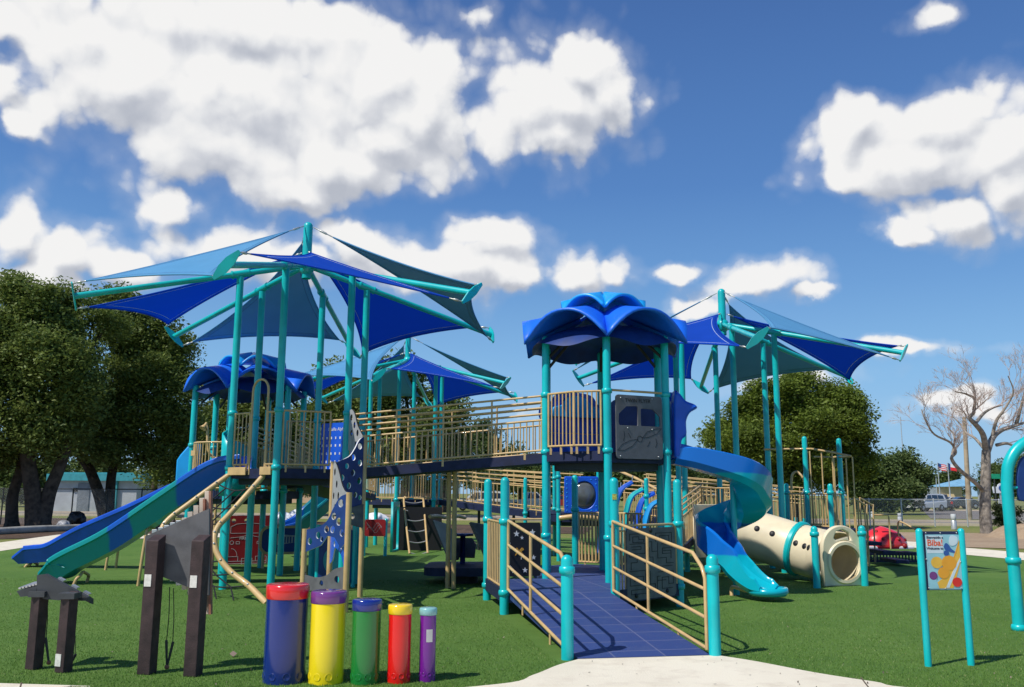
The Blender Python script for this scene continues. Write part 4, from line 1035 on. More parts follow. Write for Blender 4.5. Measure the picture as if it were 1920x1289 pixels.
def ramp_rail(p, q, inset, bend):
    """four sloping tubes between the ramp's posts; p = low end, q = high end"""
    d = (q-p).normalized(); p = p+d*.09+inset; q = q-d*.06+inset; mb = MB(); L_ = (q-p).length
    def pt(t, h): return V(p.x+(q.x-p.x)*t, p.y+(q.y-p.y)*t, .03+(zL-.03)*t+h)
    tt = .10
    mb.tube([pt(0, .02), pt(0, .72)]+[pt(tt*.25, .82), pt(tt, .93)]+[pt(1, .93)], .021, 8)
    mb.tube([pt(1, .02), pt(1, .93)], .021, 8)
    for h in (.03, .33, .61): mb.tube([pt(0, h), pt(1, h)], .019, 8)
    mb.tube([pt(.56, .03), pt(.56, .93)], .019, 8)
    for t in (.25, .7): mb.tube([pt(t, .03), pt(t, -.1)], .014, 6)
    mb.build('ramp_rail', 'tan_paint', RP)
ramp_rail(RL, L1, V(.04, 0, 0), 1); ramp_rail(RR, L2, V(-.04, 0, 0), 1)
slat_rail(RP, lp(L1, L7, .06), lp(L1, L7, .95), zL+.04, zL+.90, .165, r=.011, rb=.017, name='slat_panel')
slat_rail(RP, V(1.27, 17.0, 0), V(2.36, 16.2, 0), zL+.05, zL+.95, .075, r=.02, name='slat_panel')
add_post(RP, 1.21, 17.06, 0, 1.95, (1.3,))
# maze board
p, q = L2, L3; u = (q-p).normalized(); Lm = (q-p).length
MP = thing('maze_panel', 'dark grey activity board with engraved maze lines beside the front ramp', 'activity panel', ((p+q)/2).to_tuple())
bx0, bx1, bz0, bz1 = .22, Lm-.12, .17, 1.13
bd = place(plate_mesh([rrect(bx0, bz0, bx1, bz1, .07)], .03), 'board', 'recycled_grey', MP, p, u, V(0, 0, 1), .015)
def maze_lines():
    W_, H_ = bx1-bx0, bz1-bz0
    f = lambda pts: [(bx0+W_*a, bz0+H_*b) for a, b in pts]
    Ls = [[(.08, .42), (.08, .52), (.2, .52), (.2, .60), (.05, .60), (.05, .64), (.36, .64), (.36, .78), (.06, .78)],
          [(.06, .83), (.06, .92), (.42, .92), (.42, .80), (.5, .80), (.5, .66), (.6, .66)],
          [(.12, .80), (.12, .88), (.24, .88), (.24, .84), (.34, .84), (.34, .80), (.12, .80)],
          [(.1, .70), (.28, .70), (.28, .74), (.1, .74)], [(.45, .72), (.45, .58), (.52, .58), (.52, .5), (.34, .5)],
          [(.58, .80), (.58, .92), (.92, .92), (.92, .70), (.72, .70), (.72, .62), (.88, .62)],
          [(.66, .84), (.66, .88), (.86, .88), (.86, .76), (.70, .76)], [(.62, .78), (.62, .56), (.8, .56), (.8, .48), (.95, .48)],
          [(.74, .66), (.9, .66), (.9, .55)], [(.06, .36), (.06, .2), (.32, .2), (.32, .32), (.14, .32), (.14, .26), (.24, .26)],
          [(.05, .40), (.36, .40), (.36, .14), (.08, .14), (.08, .08), (.45, .08)], [(.46, .38), (.46, .2), (.56, .2), (.56, .1)],
          [(.62, .36), (.94, .36), (.94, .18), (.84, .18), (.84, .28), (.70, .28), (.70, .12), (.92, .12)], [(.6, .44), (.92, .44)], [(.60, .06), (.6, .3), (.66, .3)], [(.62, .24), (.78, .24)]]
    return [f(l) for l in Ls]
mb = MB(); strokes(mb, maze_lines(), p, u, V(0, 0, 1), .009, .004, .032); mb.build('maze_groove', 'black_line', bd)
mb = MB(); nn = u.cross(V(0, 0, 1))
for a, z in ((.48, .96), (.17, .06), (.8, .08)): c = p+u*(bx0+(bx1-bx0)*a)+V(0, 0, bz0+(bz1-bz0)*z)+nn*.03; mb.slathe([(0, 0), (.03, 0), (.03, .012), (0, .014)], c, nn, 12)
mb.build('slider_knob', 'black_line', bd)
mb = MB(); o_ = nn*.0; mb.tube([p+u*.1+V(0, 0, 1.17), q-u*.14+V(0, 0, 1.17), q-u*.075+V(0, 0, 1.12), q-u*.075+V(0, 0, .28)], .018, 8); mb.build('frame', 'tan_paint', MP)
slat_rail(MP, p+u*.09, p+u*.22, .28, 1.1, .06, r=.012, rb=.012, stubs=False, name='slat_strip')
# night sky board
p, q = L7, V(HB[0].x-.05, HB[0].y, 0); u = (q-p).normalized(); Ls = (q-p).length; nn = u.cross(V(0, 0, 1))
NP = thing('night_sky_panel', 'black activity board with white stars, left of the centre tower post', 'activity panel', ((p+q)/2).to_tuple())
bd = place(plate_mesh([rrect(.06, .34, Ls-.04, 1.15, .03)], .03), 'board', 'black_panel', NP, p, u, V(0, 0, 1))
def star(x, y, r): return [(x+(r if k % 2 == 0 else r*.42)*math.sin(k*PI/5), y+(r if k % 2 == 0 else r*.42)*math.cos(k*PI/5)) for k in range(10)]
for x, y, r in ((.46, .98, .05), (.55, .92, .03), (.72, 1.0, .05), (.74, .62, .04), (.60, .43, .045), (.3, .8, .02)):
    s = place(plate_mesh([star(x, y, r)], .006), 'star', 'white_line', bd, p, u, V(0, 0, 1), .019)
place(plate_mesh([cur([(.42, .74), (.47, .77), (.50, .73), (.55, .77), (.58, .74), (.54, .71), (.58, .66), (.53, .65), (.48, .68), (.44, .65), (.46, .70)])], .008), 'satellite', 'gold', bd, p, u, V(0, 0, 1), .02)
mb = MB(); strokes(mb, [[(.36+.18*math.cos(t), .62+.14*math.sin(t)) for t in [R_(-10+16*j) for j in range(14)]], [(.3, .95), (.32, .86), (.36, .84)], [(.36, .5), (.42, .44), (.40, .40)]], p, u, V(0, 0, 1), .008, .004, .018); mb.build('line_drawing', 'white_line', bd)
mb = MB(); mb.tube([p+u*.05+V(0, 0, 1.2), q+V(0, 0, 1.2)], .018, 8); mb.build('top_rail', 'tan_paint', NP)

# ------------------------------------------------------------------ spiral slide
SP = thing('spiral_slide', 'spiral slide in swirled blue and turquoise plastic to the right of the tower', 'slide', (3.6, 14.7, 0))
cx, cy, rc = 3.65, 14.78, .33
pts = [V(2.60, 14.30, 2.16), V(2.95, 14.30, 2.08)]
zs = {-90: 1.86, -45: 1.60, 0: 1.38, 45: 1.20, 90: 1.04, 135: .90, 180: .77, 225: .60}
for a, z in zs.items():
    r_ = rc+(.06 if a == -90 else 0); pts.append(V(cx+r_*math.cos(R_(a)), cy+r_*math.sin(R_(a)), z))
ex = pts[-1]; d = V(.70, -.71, 0)
pts += [ex+d*.22+V(0, 0, -.19), ex+d*.42+V(0, 0, -.33), ex+d*.62+V(0, 0, -.42), ex+d*.78+V(0, 0, -.44)]
path = bez(pts, 7)
def schute(w, a, b): return [(-w-.03, b), (-w-.035, .0), (-w+.06, -.09), (w-.06, -.09), (w+.035, .0), (w+.03, a), (w-.01, a+.02), (w-.03, a), (w-.04, .06), (w-.12, 0), (-w+.12, 0), (-w+.04, .06), (-w+.03, b), (-w+.01, b+.02)]
def sprof(t):
    h = .16+.25*min(1, t/.28) if t < .62 else .41-.25*min(1, (t-.62)/.28); hi_ = .26 if t < .62 else .26-.14*min(1, (t-.62)/.28)
    if t > .95: h *= 1-(t-.95)*14; hi_ *= 1-(t-.95)*14
    return schute(.245+.03*max(0, min(1, (t-.6)/.3)), h, hi_)
mb = MB(); mb.sweep(path, sprof); e_ = path[-1]
mb.build('chute', 'spiral_swirl', SP, auto=40)
mb = MB(); mb.slathe([(0, -.09), (.27, -.08), (.31, -.03), (.295, .04), (.25, .02), (.2, -.01), (0, -.012)], (e_.x-.02, e_.y+.02, e_.z), n=24); mb.build('chute_lip', 'spiral_swirl', SP)
mb = MB(); mb.slathe([(.05, 0), (.05, 1.75), (.03, 1.82), (0, 1.83)], (cx, cy, 0), n=14); mb.build('centre_post', 'teal_paint', SP)
mb = MB(); f_ = gp(1379, 1118); q_ = path[-14]; mb.tube(bez([q_+V(0, 0, -.08), q_+V(-.08, -.1, -.12), V(f_.x-.04, f_.y, .14), V(f_.x-.06, f_.y, 0)], 5), .03, 8); mb.build('leg', 'tan_paint', SP)

# ------------------------------------------------------------------ crawl tunnel
TN = thing('crawl_tunnel', 'cream crawl tunnel with portholes, a teal ring and an arched end board', 'tunnel', (5.6, 16.8, 0))
tp = bez([V(5.95, 16.42, .47), V(5.87, 16.95, .48), V(5.54, 17.45, .58), V(5.0, 17.82, .76), V(4.45, 18.05, .90), V(4.15, 18.1, .92)], 6)
def tubeseg(path, r, name, material, solid=.03, holes=()):
    mb = MB(); mb.tube(path, r, 28, caps=False); return mb.build(name, material, TN, solid=solid)
k = 13
tubeseg(tp[:k], .46, 'tunnel_section', 'cream_plastic'); tubeseg(tp[k-1:], .46, 'tunnel_section', 'cream_plastic')
mb = MB(); c0 = tp[k-1]; ax = (tp[k]-tp[k-2]).normalized(); mb.lathe([(.46, -.06), (.50, -.06), (.525, -.03), (.525, .03), (.50, .06), (.46, .06)], c0, ax, 30); mb.build('joint_ring', 'teal_paint', TN)
mb = MB()
for i in (4, 7, 10, 16, 19, 22):
    c = tp[i]; ax = (tp[min(i+1, len(tp)-1)]-tp[i-1]).normalized(); nrm = ax.cross(V(0, 0, 1)).normalized()
    if nrm.y > 0: nrm = -nrm
    up = nrm.cross(ax); up = up if up.z > 0 else -up
    d_ = (nrm*.93+up*.36).normalized(); mb.slathe([(0, .004), (.050, .004), (.060, -.010)], c+d_*.477, d_, 14)
mb.build('porthole', 'black_panel', TN)
p, q = gp(1543, 1100), gp(1617, 1098); p.z = q.z = 0; u = (q-p).normalized(); Lt = (q-p).length; nn = u.cross(V(0, 0, 1))
arch = [(0, 0), (Lt, 0)]+[(Lt/2+Lt/2*math.cos(a), .66+.40*math.sin(a)) for a in [PI*j/18 for j in range(19)]]
big = circ(Lt/2+.04, .41, .31, 28, .38)
top = [(Lt*.30, .84), (Lt*.36, .95), (Lt*.52, .985), (Lt*.68, .93), (Lt*.74, .80), (Lt*.68, .79), (Lt*.66, .86), (Lt*.34, .80)]
o = place(plate_mesh([arch, big, top], .10, .02), 'end_board', 'cream_plastic', TN, p, u, V(0, 0, 1))
mb = MB(); mb.lathe([(.31, -.03), (.37, -.03), (.38, .0), (.36, .03), (.31, .03)], p+u*(Lt/2+.04)+V(0, 0, .41)+nn*.05, nn, 28); mb.build('rim', 'cream_plastic', o)
for g_ in (gp(1532, 1103), gp(1622, 1099)): add_post(TN, g_.x, g_.y, 0, 1.06, (.92,))
bk_ = V(4.13, 18.35, 0); place(plate_mesh([[(-.55, .35), (.55, .35), (.55, 1.4), (-.55, 1.4)], circ(0, .9, .38, 24)], .06, .01), 'back_board', 'cream_plastic', TN, bk_, V(.85, .5, 0), V(0, 0, 1))
mb = MB(); f_ = gp(1410, 1062); mb.tube(bez([V(f_.x-.3, f_.y+.25, 1.02), V(f_.x-.05, f_.y, 1.05), V(f_.x, f_.y-.02, .85), V(f_.x, f_.y-.02, .4), V(f_.x, f_.y-.02, 0)], 5), .03, 8); mb.build('leg', 'tan_paint', TN)

# ------------------------------------------------------------------ sway glider under the bridge
SW = thing('sway_glider', 'low navy sway glider platform with slanted grey side boards under the bridge', 'glider', (-.95, 16.6, 0))
mb = MB(); ol = rrect(-1.55, 15.95, -.25, 17.5, .3); mb.prism(ol, .16, .30); mb.build('platform', 'navy_deck', SW, bevel=.03)
mb = MB(); mb.prism(rrect(-1.2, 16.3, -.6, 17.1, .2), 0, .16); mb.build('base', 'dark_steel', SW)
def slant(name, pts, material, th=.04):
    c = sum((Vector(p) for p in pts), V(0, 0, 0))/len(pts); n_ = (Vector(pts[1])-Vector(pts[0])).cross(Vector(pts[2])-Vector(pts[0])).normalized()
    mb = MB(); k = len(pts); f = [Vector(p)+n_*th/2 for p in pts]; b = [Vector(p)-n_*th/2 for p in pts]
    mb.add(f, [tuple(range(k))]); mb.add(b, [tuple(range(k))[::-1]])
    for i in range(k): j = (i+1) % k; mb.add([f[i], b[i], b[j], f[j]], [(0, 1, 2, 3)])
    return mb.build(name, material, SW, bevel=.008)
slant('side_board', [at(842, 1050, 16.0), at(851, 1050, 16.0), at(857, 1000, 16.2), at(836, 984, 16.2), at(812, 976, 16.2)], 'pale_grey_plastic')  # paler than the other boards: sunlight on it put into the colour
slant('side_board', [at(812, 976, 16.25), at(842, 1050, 16.05), at(860, 1050, 17.2), at(835, 983, 17.4)], 'recycled_grey')
slant('side_board', [at(881, 980, 16.0), at(914, 1052, 15.8), at(925, 1052, 17.0), at(905, 984, 17.2)], 'recycled_grey')
slant('side_board', [at(881, 980, 15.95), at(893, 1004, 15.9), at(915, 1060, 15.7), at(930, 1055, 15.8), at(926, 990, 16)], 'recycled_grey')
slant('backrest', [at(852, 1045, 17.2), at(890, 1046, 17.2), at(893, 1020, 17.3), at(885, 1010, 17.35), at(856, 1010, 17.35)], 'grey_plastic', .06)
mb = MB(); c = at(868, 1003, 17.0); mb.slathe([(0, .02), (.2, .02), (.2, -.02), (.05, -.03), (.05, -.7)], c, n=18); mb.build('table', 'navy_plastic', SW)
for a, b in ((806, 835), (846, 872)):
    mb = MB(); mb.tube([at(a, 969, 16.4), at((a+b)/2, 968, 16.7), at(b, 971, 17)], .035, 8); mb.build('grab_rail', 'tan_paint', SW)

# ------------------------------------------------------------------ activity boards below the left decks
p, q = gp(424, 1062), gp(503, 1060); u = (q-p).normalized(); Lp = (q-p).length; p.z = 0
FP = thing('fire_engine_panel', 'dark red fire engine board with white line drawing under the left decks', 'activity panel', p.to_tuple())
bd = place(plate_mesh([rrect(0, .03, Lp, 1.08, .03), circ(Lp*.12, .97, .045), circ(Lp*.42, .97, .045), circ(Lp*.8, .97, .045)], .03), 'board', 'dark_red_panel', FP, p, u, V(0, 0, 1))
f = lambda pts: [(Lp*a, b) for a, b in pts]
Lines = [f([(.06, .70), (.06, .84), (.2, .9), (.5, .92), (.8, .9), (.92, .84), (.92, .70)]), f([(.06, .70), (.92, .70)]), f([(.48, .70), (.48, .9)]), f([(.06, .60), (.3, .62), (.5, .66), (.7, .62), (.94, .60)]), f([(.2, .47), (.28, .47), (.28, .52), (.2, .52), (.2, .47)]), f([(.7, .47), (.8, .47), (.8, .52), (.7, .52), (.7, .47)]),
         f([(.02, .10), (.02, .20), (.26, .20), (.26, .10)]), f([(.68, .10), (.68, .20), (.94, .20), (.94, .10)]), f([(.35, .03), (.35, .16), (.6, .16), (.6, .03)]), f([(.02, .1), (.94, .1)]), f([(.02, .05), (.94, .05), (.94, .1)]),
         [(Lp*.1+.12*math.cos(t), .22+.15*math.sin(t)) for t in [PI*.5*j/8 for j in range(9)]], [(Lp*.9+.14*math.cos(t), .22+.15*math.sin(t)) for t in [PI*.5+PI*.5*j/8 for j in range(9)]], [(Lp*.48+.05*math.cos(t), .36+.05*math.sin(t)) for t in [PI*2*j/12 for j in range(13)]], [(Lp*.1+.04*math.cos(t), .50+.04*math.sin(t)) for t in [PI*2*j/10 for j in range(11)]]]
mb = MB(); strokes(mb, Lines, p, u, V(0, 0, 1), .008, .004, .017); mb.build('line_drawing', 'white_line', bd)
place(text_mesh('FIRE', .085, .004), 'lettering', 'white_line', bd, p+u*(Lp*.36)+V(0, 0, .585), u, V(0, 0, 1), .018)
p = at(490, 1012, 19.3); q = at(566, 1014, 19.6); u = (q-p); u.z = 0; Lx = u.length; u.normalize(); p = V(p.x, p.y, 0); zc = at(528, 1013, 19.45).z
XP = thing('chime_panel', 'blue rounded board with a white xylophone drawing in a tan frame under the left decks', 'activity panel', (p.x+.4, p.y, 0))
bd = place(plate_mesh([rrect(0, -.26, Lx, .26, .16)], .03), 'board', 'navy_plastic', XP, p+V(0, 0, zc), u, V(0, 0, 1))
place(plate_mesh([rrect(-.04, -.30, Lx+.04, .30, .19), rrect(.01, -.25, Lx-.01, .25, .15)], .06), 'frame', 'tan_paint', XP, p+V(0, 0, zc), u, V(0, 0, 1))
place(plate_mesh([[(Lx*.38, -.10), (Lx*.38, .13), (Lx*.86, .09), (Lx*.86, -.05)]]+[rrect(Lx*(.42+.07*k), -.06, Lx*(.455+.07*k), .07, .005, 2) for k in range(6)], .006), 'xylophone_drawing', 'pale_grey_plastic', bd, p+V(0, 0, zc), u, V(0, 0, 1), .02)
for t in (.06, .94):
    c = p+u*Lx*t; mb = MB(); mb.tube([c, c+V(0, 0, zc-.2)], .03, 8); mb.build('leg', 'tan_paint', XP)

# ------------------------------------------------------------------ rear decks in the shade of the middle canopy
HU = hexa(*UB, 1.153, R_(205.2)); zU = 1.40
RD = thing('play_deck', 'rear navy play deck under the middle canopy, with a tan rung ladder', 'play deck', (*UB, 0))
deck(RD, HU, zU)
for i in (0, 1, 3, 4): slat_rail(RD, lp(HU[i], HU[i+1], .06), lp(HU[i], HU[i+1], .94), zU+.06, zU+.75, .1)
mb = MB(); a, b = gp(768, 1039), gp(802, 1038); ta, tb = at(757, 938, 25.9), at(794, 938, 26.1)
u_ = V(.0, .35, 0)
mb.tube(bez([a, a.lerp(ta, .97), ta+V(.05, .1, .04), ta+V(-.25, .3, .05)], 5), .03, 8); mb.tube(bez([b, b.lerp(tb, .97), tb+V(-.05, .1, .04), tb+V(-.3, .3, .05)], 5), .03, 8)
mb.build('ladder_side', 'tan_paint', RD)
mb = MB()
for t in (.02, .22, .42, .62, .8, .97):
    c, d_ = a.lerp(ta, t), b.lerp(tb, t); mb.tube([c.lerp(d_, s/6)+V(0, 0, -.05*math.sin(PI*s/6)) for s in range(7)], .018, 6)
mb.build('ladder_rung', 'pale_grey_plastic', RD)
pA, pB = gp(733, 1036), gp(764, 1028)
place(plate_mesh([[(0, 0), (.75, 0), (.75, 1.35), (0, 1.35)], cur([(.12, .05), (.12, .8), (.3, 1.1), (.66, 1.15), (.68, .05)])], .06), 'climbing_wall', 'teal_paint', RD, V(pA.x, pA.y, 0), V(pB.x-pA.x, pB.y-pA.y, 0), V(0, 0, 1))
place(plate_mesh([[(-.1, 0), (1.3, 0), (1.3, 1.2), (-.1, 1.2)]], .05), 'dark_backing', 'black_panel', RD, V(pA.x, pA.y+.9, 0), V(1, 0, 0), V(0, 0, 1))  # black sheet added so the opening's shaded inside comes out dark
p = at(684, 990, 23.2); q = at(723, 990, 23.2); zc = p.z; u = V(1, 0, 0); Lx = q.x-p.x
RP2 = thing('red_panel', 'small red activity board with pale wavy lines, right of the spotted climber', 'activity panel', (p.x+Lx/2, 23.2, 0))
bd = place(plate_mesh([rrect(0, -.21, Lx, .21, .05)], .04), 'board', 'dark_red_panel', RP2, V(p.x, p.y, zc), u, V(0, 0, 1))
mb = MB(); strokes(mb, [[(Lx*(.1+.08*j), .08*math.sin(j*.9+k)+.05*k-.05) for j in range(10)] for k in range(3)], V(p.x, p.y, zc), u, V(0, 0, 1), .008, .004, .022); mb.build('line_drawing', 'pale_grey_plastic', bd)
for t in (-.03, 1.0): mb = MB(); c = V(p.x+Lx*t, p.y+.04, 0); post(mb, c.x, c.y, 0, zc+.24, .045); mb.build('post', 'teal_paint', RP2)
RR_ = thing('access_ramp', 'long rear navy ramp with tan slats and bars between the bollard posts and parked cars', 'ramp', (-.6, 24.8, 0), 'navy access ramps with tan rails')
q0, q1, q2, q3 = V(-2.15, 26.9, zU), V(.95, 22.3, 1.10), V(1.85, 23.0, 1.10), V(-1.7, 27.8, zU)
ramp_slab(RR_, q0, q1, q2, q3, .16, 'ramp_deck')
for s, t in ((q0, q1), (q3, q2)): slat_rail(RR_, s, t, .05, .62, .20, r=.011, dz=(s.z, t.z), bars=3, bargap=.12)
add_post(RR_, gx(985, 23), 23.0, 0, 2.0, (1.1,), .05)
for s in (.3, .62): c = q0.lerp(q1, s); mb = MB(); mb.tube([V(c.x+.3, c.y+.3, 0), V(c.x+.3, c.y+.3, c.z-.1)], .04, 8); mb.build('support_post', 'dark_steel', RR_)
# deck with the bubble window
BD = thing('play_deck', 'small rear deck with a blue bubble window panel, seen below the flower roof tower', 'play deck', (1.75, 22.4, 0))
pl_, pr_ = V(gx(1047, 21.8), 21.8, 0), V(gx(1137, 21.8), 21.8, 0)
hb = [pl_, pr_, V(pr_.x+.5, 22.8, 0), V(pr_.x, 23.8, 0), V(pl_.x, 23.8, 0), V(pl_.x-.3, 22.8, 0)]
deck(BD, hb, 1.08)
for p in (pl_, pr_, hb[3], hb[4]): add_post(BD, p.x, p.y, 0, 2.75, (1.2, 2.0), .05)
zb_ = 1.13; Wd = pr_.x-pl_.x
bw = place(plate_mesh([rrect(.14, .0, Wd-.20, .88, .03), circ(Wd/2+.04, .43, .285, 24, .33)], .10, .02), 'bubble_panel', 'royal_plastic', BD, V(pl_.x, 21.75, zb_), V(1, 0, 0), V(0, 0, 1))
mb = MB(); mb.ball((pl_.x+Wd/2+.04, 21.78, zb_+.43), .30, 20, sc=(1, .45, 1.12)); bb = mb.build('bubble_window', 'bubble_acrylic', bw)
mb = MB()
for i in range(7):
    for j in range(8):
        x, z = .2+i*(Wd-.46)/6, .07+j*.105
        if ((x-Wd/2-.04)/.34)**2+((z-.43)/.39)**2 > 1: mb.ball((pl_.x+x, 21.70, zb_+z), .016, 6)
mb.build('moulded_stud', 'azure_plastic', bw)
mb = MB(); mb.tube([V(pl_.x+.02, 21.6, 1.02), V(pl_.x+.3, 21.5, 1.06), V(pr_.x-.35, 21.5, 1.03), V(pr_.x+.02, 21.5, .97)], .06, 10); mb.build('grab_bar', 'tan_paint', BD)
# curved petal climber
PC = thing('petal_climber', 'climber of curved blue and teal plastic petals under a sloping tan handrail', 'climber', (3.1, 20.6, 0))
for i, (x, y, m2) in enumerate(((1163, 918, 'royal_plastic'), (1185, 905, 'royal_plastic'), (1205, 918, 'teal_paint'), (1226, 925, 'royal_plastic'), (1240, 938, 'azure_plastic'))):
    Y_ = 20.9-.28*i; t_ = at(x, y, Y_); b_ = at(x-38, 1000, Y_)
    pth = bez([V(b_.x, Y_, .25), V(b_.x+.06, Y_, t_.z*.55), V(b_.x+.2, Y_, t_.z*.88), V(t_.x, Y_, t_.z)], 7); n_ = len(pth)
    mb = MB(); mb.sweep(pth, lambda s: [(-.22+.08*s, -.035), (.22-.08*s, -.035), (.25-.09*s, 0), (.22-.08*s, .05), (-.22+.08*s, .05), (-.25+.09*s, 0)], ups=[V(-1, 0, .3)]*n_); mb.build('petal', m2, PC, auto=45)
    mb = MB(); mb.tube([V(t_.x, Y_, t_.z), V(t_.x+.02, Y_, t_.z+.16)], .012, 6); mb.build('hanger', 'cable', PC)
mb = MB(); mb.tube([at(1153, 880, 21.2), at(1192, 897, 20.6), at(1240, 922, 19.9)], .035, 8); mb.build('handrail', 'tan_paint', PC)
for x, Y_ in ((1213, 20.3), (1096, 19.9)):
    pass
add_post(PC, gx(1212, 19.9), 19.9, 0, 1.95, (1.55, 1.28), .05)
slat_rail(PC, V(gx(1218, 19.9), 19.9, 0), V(gx(1242, 19.6), 19.6, 0), .4, 1.3, .1)
# free bollard posts behind
for x, y, Y_, zt in ((985, 898, 20.5, 1.93), (1080, 904, 18.6, 1.85)):
    pass
# ------------------------------------------------------------------ right rear deck under the right canopy
HR = hexa(*UC, 1.153, R_(145.8)); zR = .98
DR = thing('play_deck', 'navy play deck behind the spiral slide, under the right canopy', 'play deck', (*UC, 0))
deck(DR, HR, zR)
for i in (0, 1, 4, 5): slat_rail(DR, lp(HR[i], HR[(i+1) % 6], .06), lp(HR[i], HR[(i+1) % 6], .94), zR+.06, zR+.75, .1)
R2 = thing('access_ramp', 'rear navy ramp with tan multi-bar rails seen right of the spiral slide tower', 'ramp', (3.0, 21.5, 0), 'navy access ramps with tan rails')
q0, q1, q2, q3 = V(2.9, 23.2, 1.08), V(3.95, 20.75, zR), V(4.9, 21.0, zR), V(3.9, 23.7, 1.08)
ramp_slab(R2, q0, q1, q2, q3, .16, 'ramp_deck')
for s, t in ((q0, q1), (q3, q2)): slat_rail(R2, s, t, .05, .55, .1, dz=(s.z, t.z), bars=3, bargap=.1)
R3 = thing('access_ramp', 'farthest navy ramp with tan slat rails running to the right below the dense oak', 'ramp', (6, 26, 0), 'navy access ramps with tan rails')
q0, q1, q2, q3 = V(4.0, 26.6, 1.15), V(8.2, 25.2, .75), V(8.3, 26.3, .75), V(4.1, 27.7, 1.15)
ramp_slab(R3, q0, q1, q2, q3, .16, 'ramp_deck')
for s, t in ((q0, q1), (q3, q2)): slat_rail(R3, s, t, .05, .6, .12, r=.014, dz=(s.z, t.z), bars=4, bargap=.11)
for q_ in (q0, q1, q2, q3): mb = MB(); mb.tube([V(q_.x, q_.y, 0), V(q_.x, q_.y, q_.z+.2)], .05, 8); mb.build('support_post', 'teal_paint', R3)
# chain lines of the low ramp in front of the canopy deck
R4 = thing('access_ramp', 'low shaded ramp with dark slat rails behind the spiral slide', 'ramp', (3.3, 17.4, 0), 'navy access ramps with tan rails')
q0, q1, q2, q3 = V(2.60, 15.9, zL), V(4.0, 18.9, zR-.1), V(3.1, 19.3, zR-.1), V(1.9, 16.7, zL)
ramp_slab(R4, q0, q1, q2, q3, .14, 'ramp_deck')
for s, t in ((q0, q1),): slat_rail(R4, s, t, .05, .58, .1, dz=(s.z, t.z), bars=3, bargap=.11)
# frame deck with hanging bars
FD = thing('play_deck', 'deck with a tan overhead hoop and hanging bars behind the cream tunnel', 'play deck', (7, 20, 0))
a_, b_ = V(gx(1513, 20), 20, 0), V(gx(1578, 20), 20, 0)
hd = [V(a_.x-.4, 19.3, 0), V(a_.x+.35, 18.9, 0), V(b_.x+.05, 19.2, 0), V(b_.x+.25, 20, 0), V(b_.x, 20.9, 0), V(a_.x-.3, 20.9, 0)]
deck(FD, hd, .88)
for p, zt in ((a_, 2.9), (b_, 2.86), (V(gx(1475, 20.6), 20.6, 0), 1.86), (V(gx(1557, 19.3), 19.3, 0), 1.84)): add_post(FD, p.x, p.y, 0, zt, (1.65,) if zt < 2 else (1.65,), .055)
slat_rail(FD, V(gx(1475, 20.6), 20.6, 0), V(gx(1512, 20), 20, 0), .93, 1.62, .1)
slat_rail(FD, a_, V(gx(1557, 19.3), 19.3, 0), .93, 1.62, .1); slat_rail(FD, V(gx(1560, 19.4), 19.4, 0), b_, .93, 1.62, .1)
slat_rail(FD, V(a_.x-.3, 20.9, 0), V(b_.x, 20.9, 0), .93, 1.62, .16)
zo = 2.62
hoop = [at(1432, 843, 19.9), at(1510, 842, 20), at(1522, 842, 19.8), at(1558, 848, 19.3), at(1596, 856, 18.9)]
mb = MB(); mb.tube(hoop, .022, 8); mb.tube([at(1526, 857, 20.9), at(1560, 858, 20.7), at(1594, 856, 19.0)], .022, 8); mb.build('overhead_rail', 'tan_paint', FD)
mb = MB()
for x, y0, Y_, zb in ((1518, 846, 19.9, .9), (1540, 848, 19.6, .95), (1560, 848, 19.3, .5), (1563, 860, 19.4, .45), (1586, 860, 19.1, .5), (1598, 857, 18.95, .1)):
    p = at(x, y0, Y_); mb.tube([p, V(p.x, p.y, zb)], .016, 6)
mb.build('hanging_bar', 'tan_paint', FD)
talk_tube(FD, [at(1484, 920, 20.6), at(1484, 905, 20.6), at(1486, 890, 20.6), at(1494, 885, 20.6), at(1502, 891, 20.5)], at(1512, 899, 20.4))
# steps with hoop rails on the far right of that deck
ST = thing('step_rails', 'tan hoop handrails of the low steps right of the hanging bars', 'handrail', (8.2, 20.8, 0))
for xo, Y_ in ((1600, 20.6), (1612, 21.6)):
    mb = MB(); p0_, p1_, p2_ = at(xo, 934, Y_), at(xo+23, 948, Y_+.2), at(xo+25, 985, Y_+.2)
    mb.tube(bez([p0_, p1_, V(p1_.x+.02, p1_.y, p1_.z-.1), V(p2_.x, p2_.y, 0)], 4), .022, 8)
    mb.tube([at(xo+8, 941, Y_), V(at(xo+8, 941, Y_).x, Y_, 0)], .018, 6); mb.tube([at(xo, 934, Y_), V(at(xo, 934, Y_).x, Y_, 0)], .018, 6); mb.build('hoop_rail', 'tan_paint', ST)
mb = MB()
for k in range(3): mb.box((8.35+.3*k, 21.2, .5-.2*k), (.3, .9, .08))
mb.build('step', 'navy_deck', ST, bevel=.01)
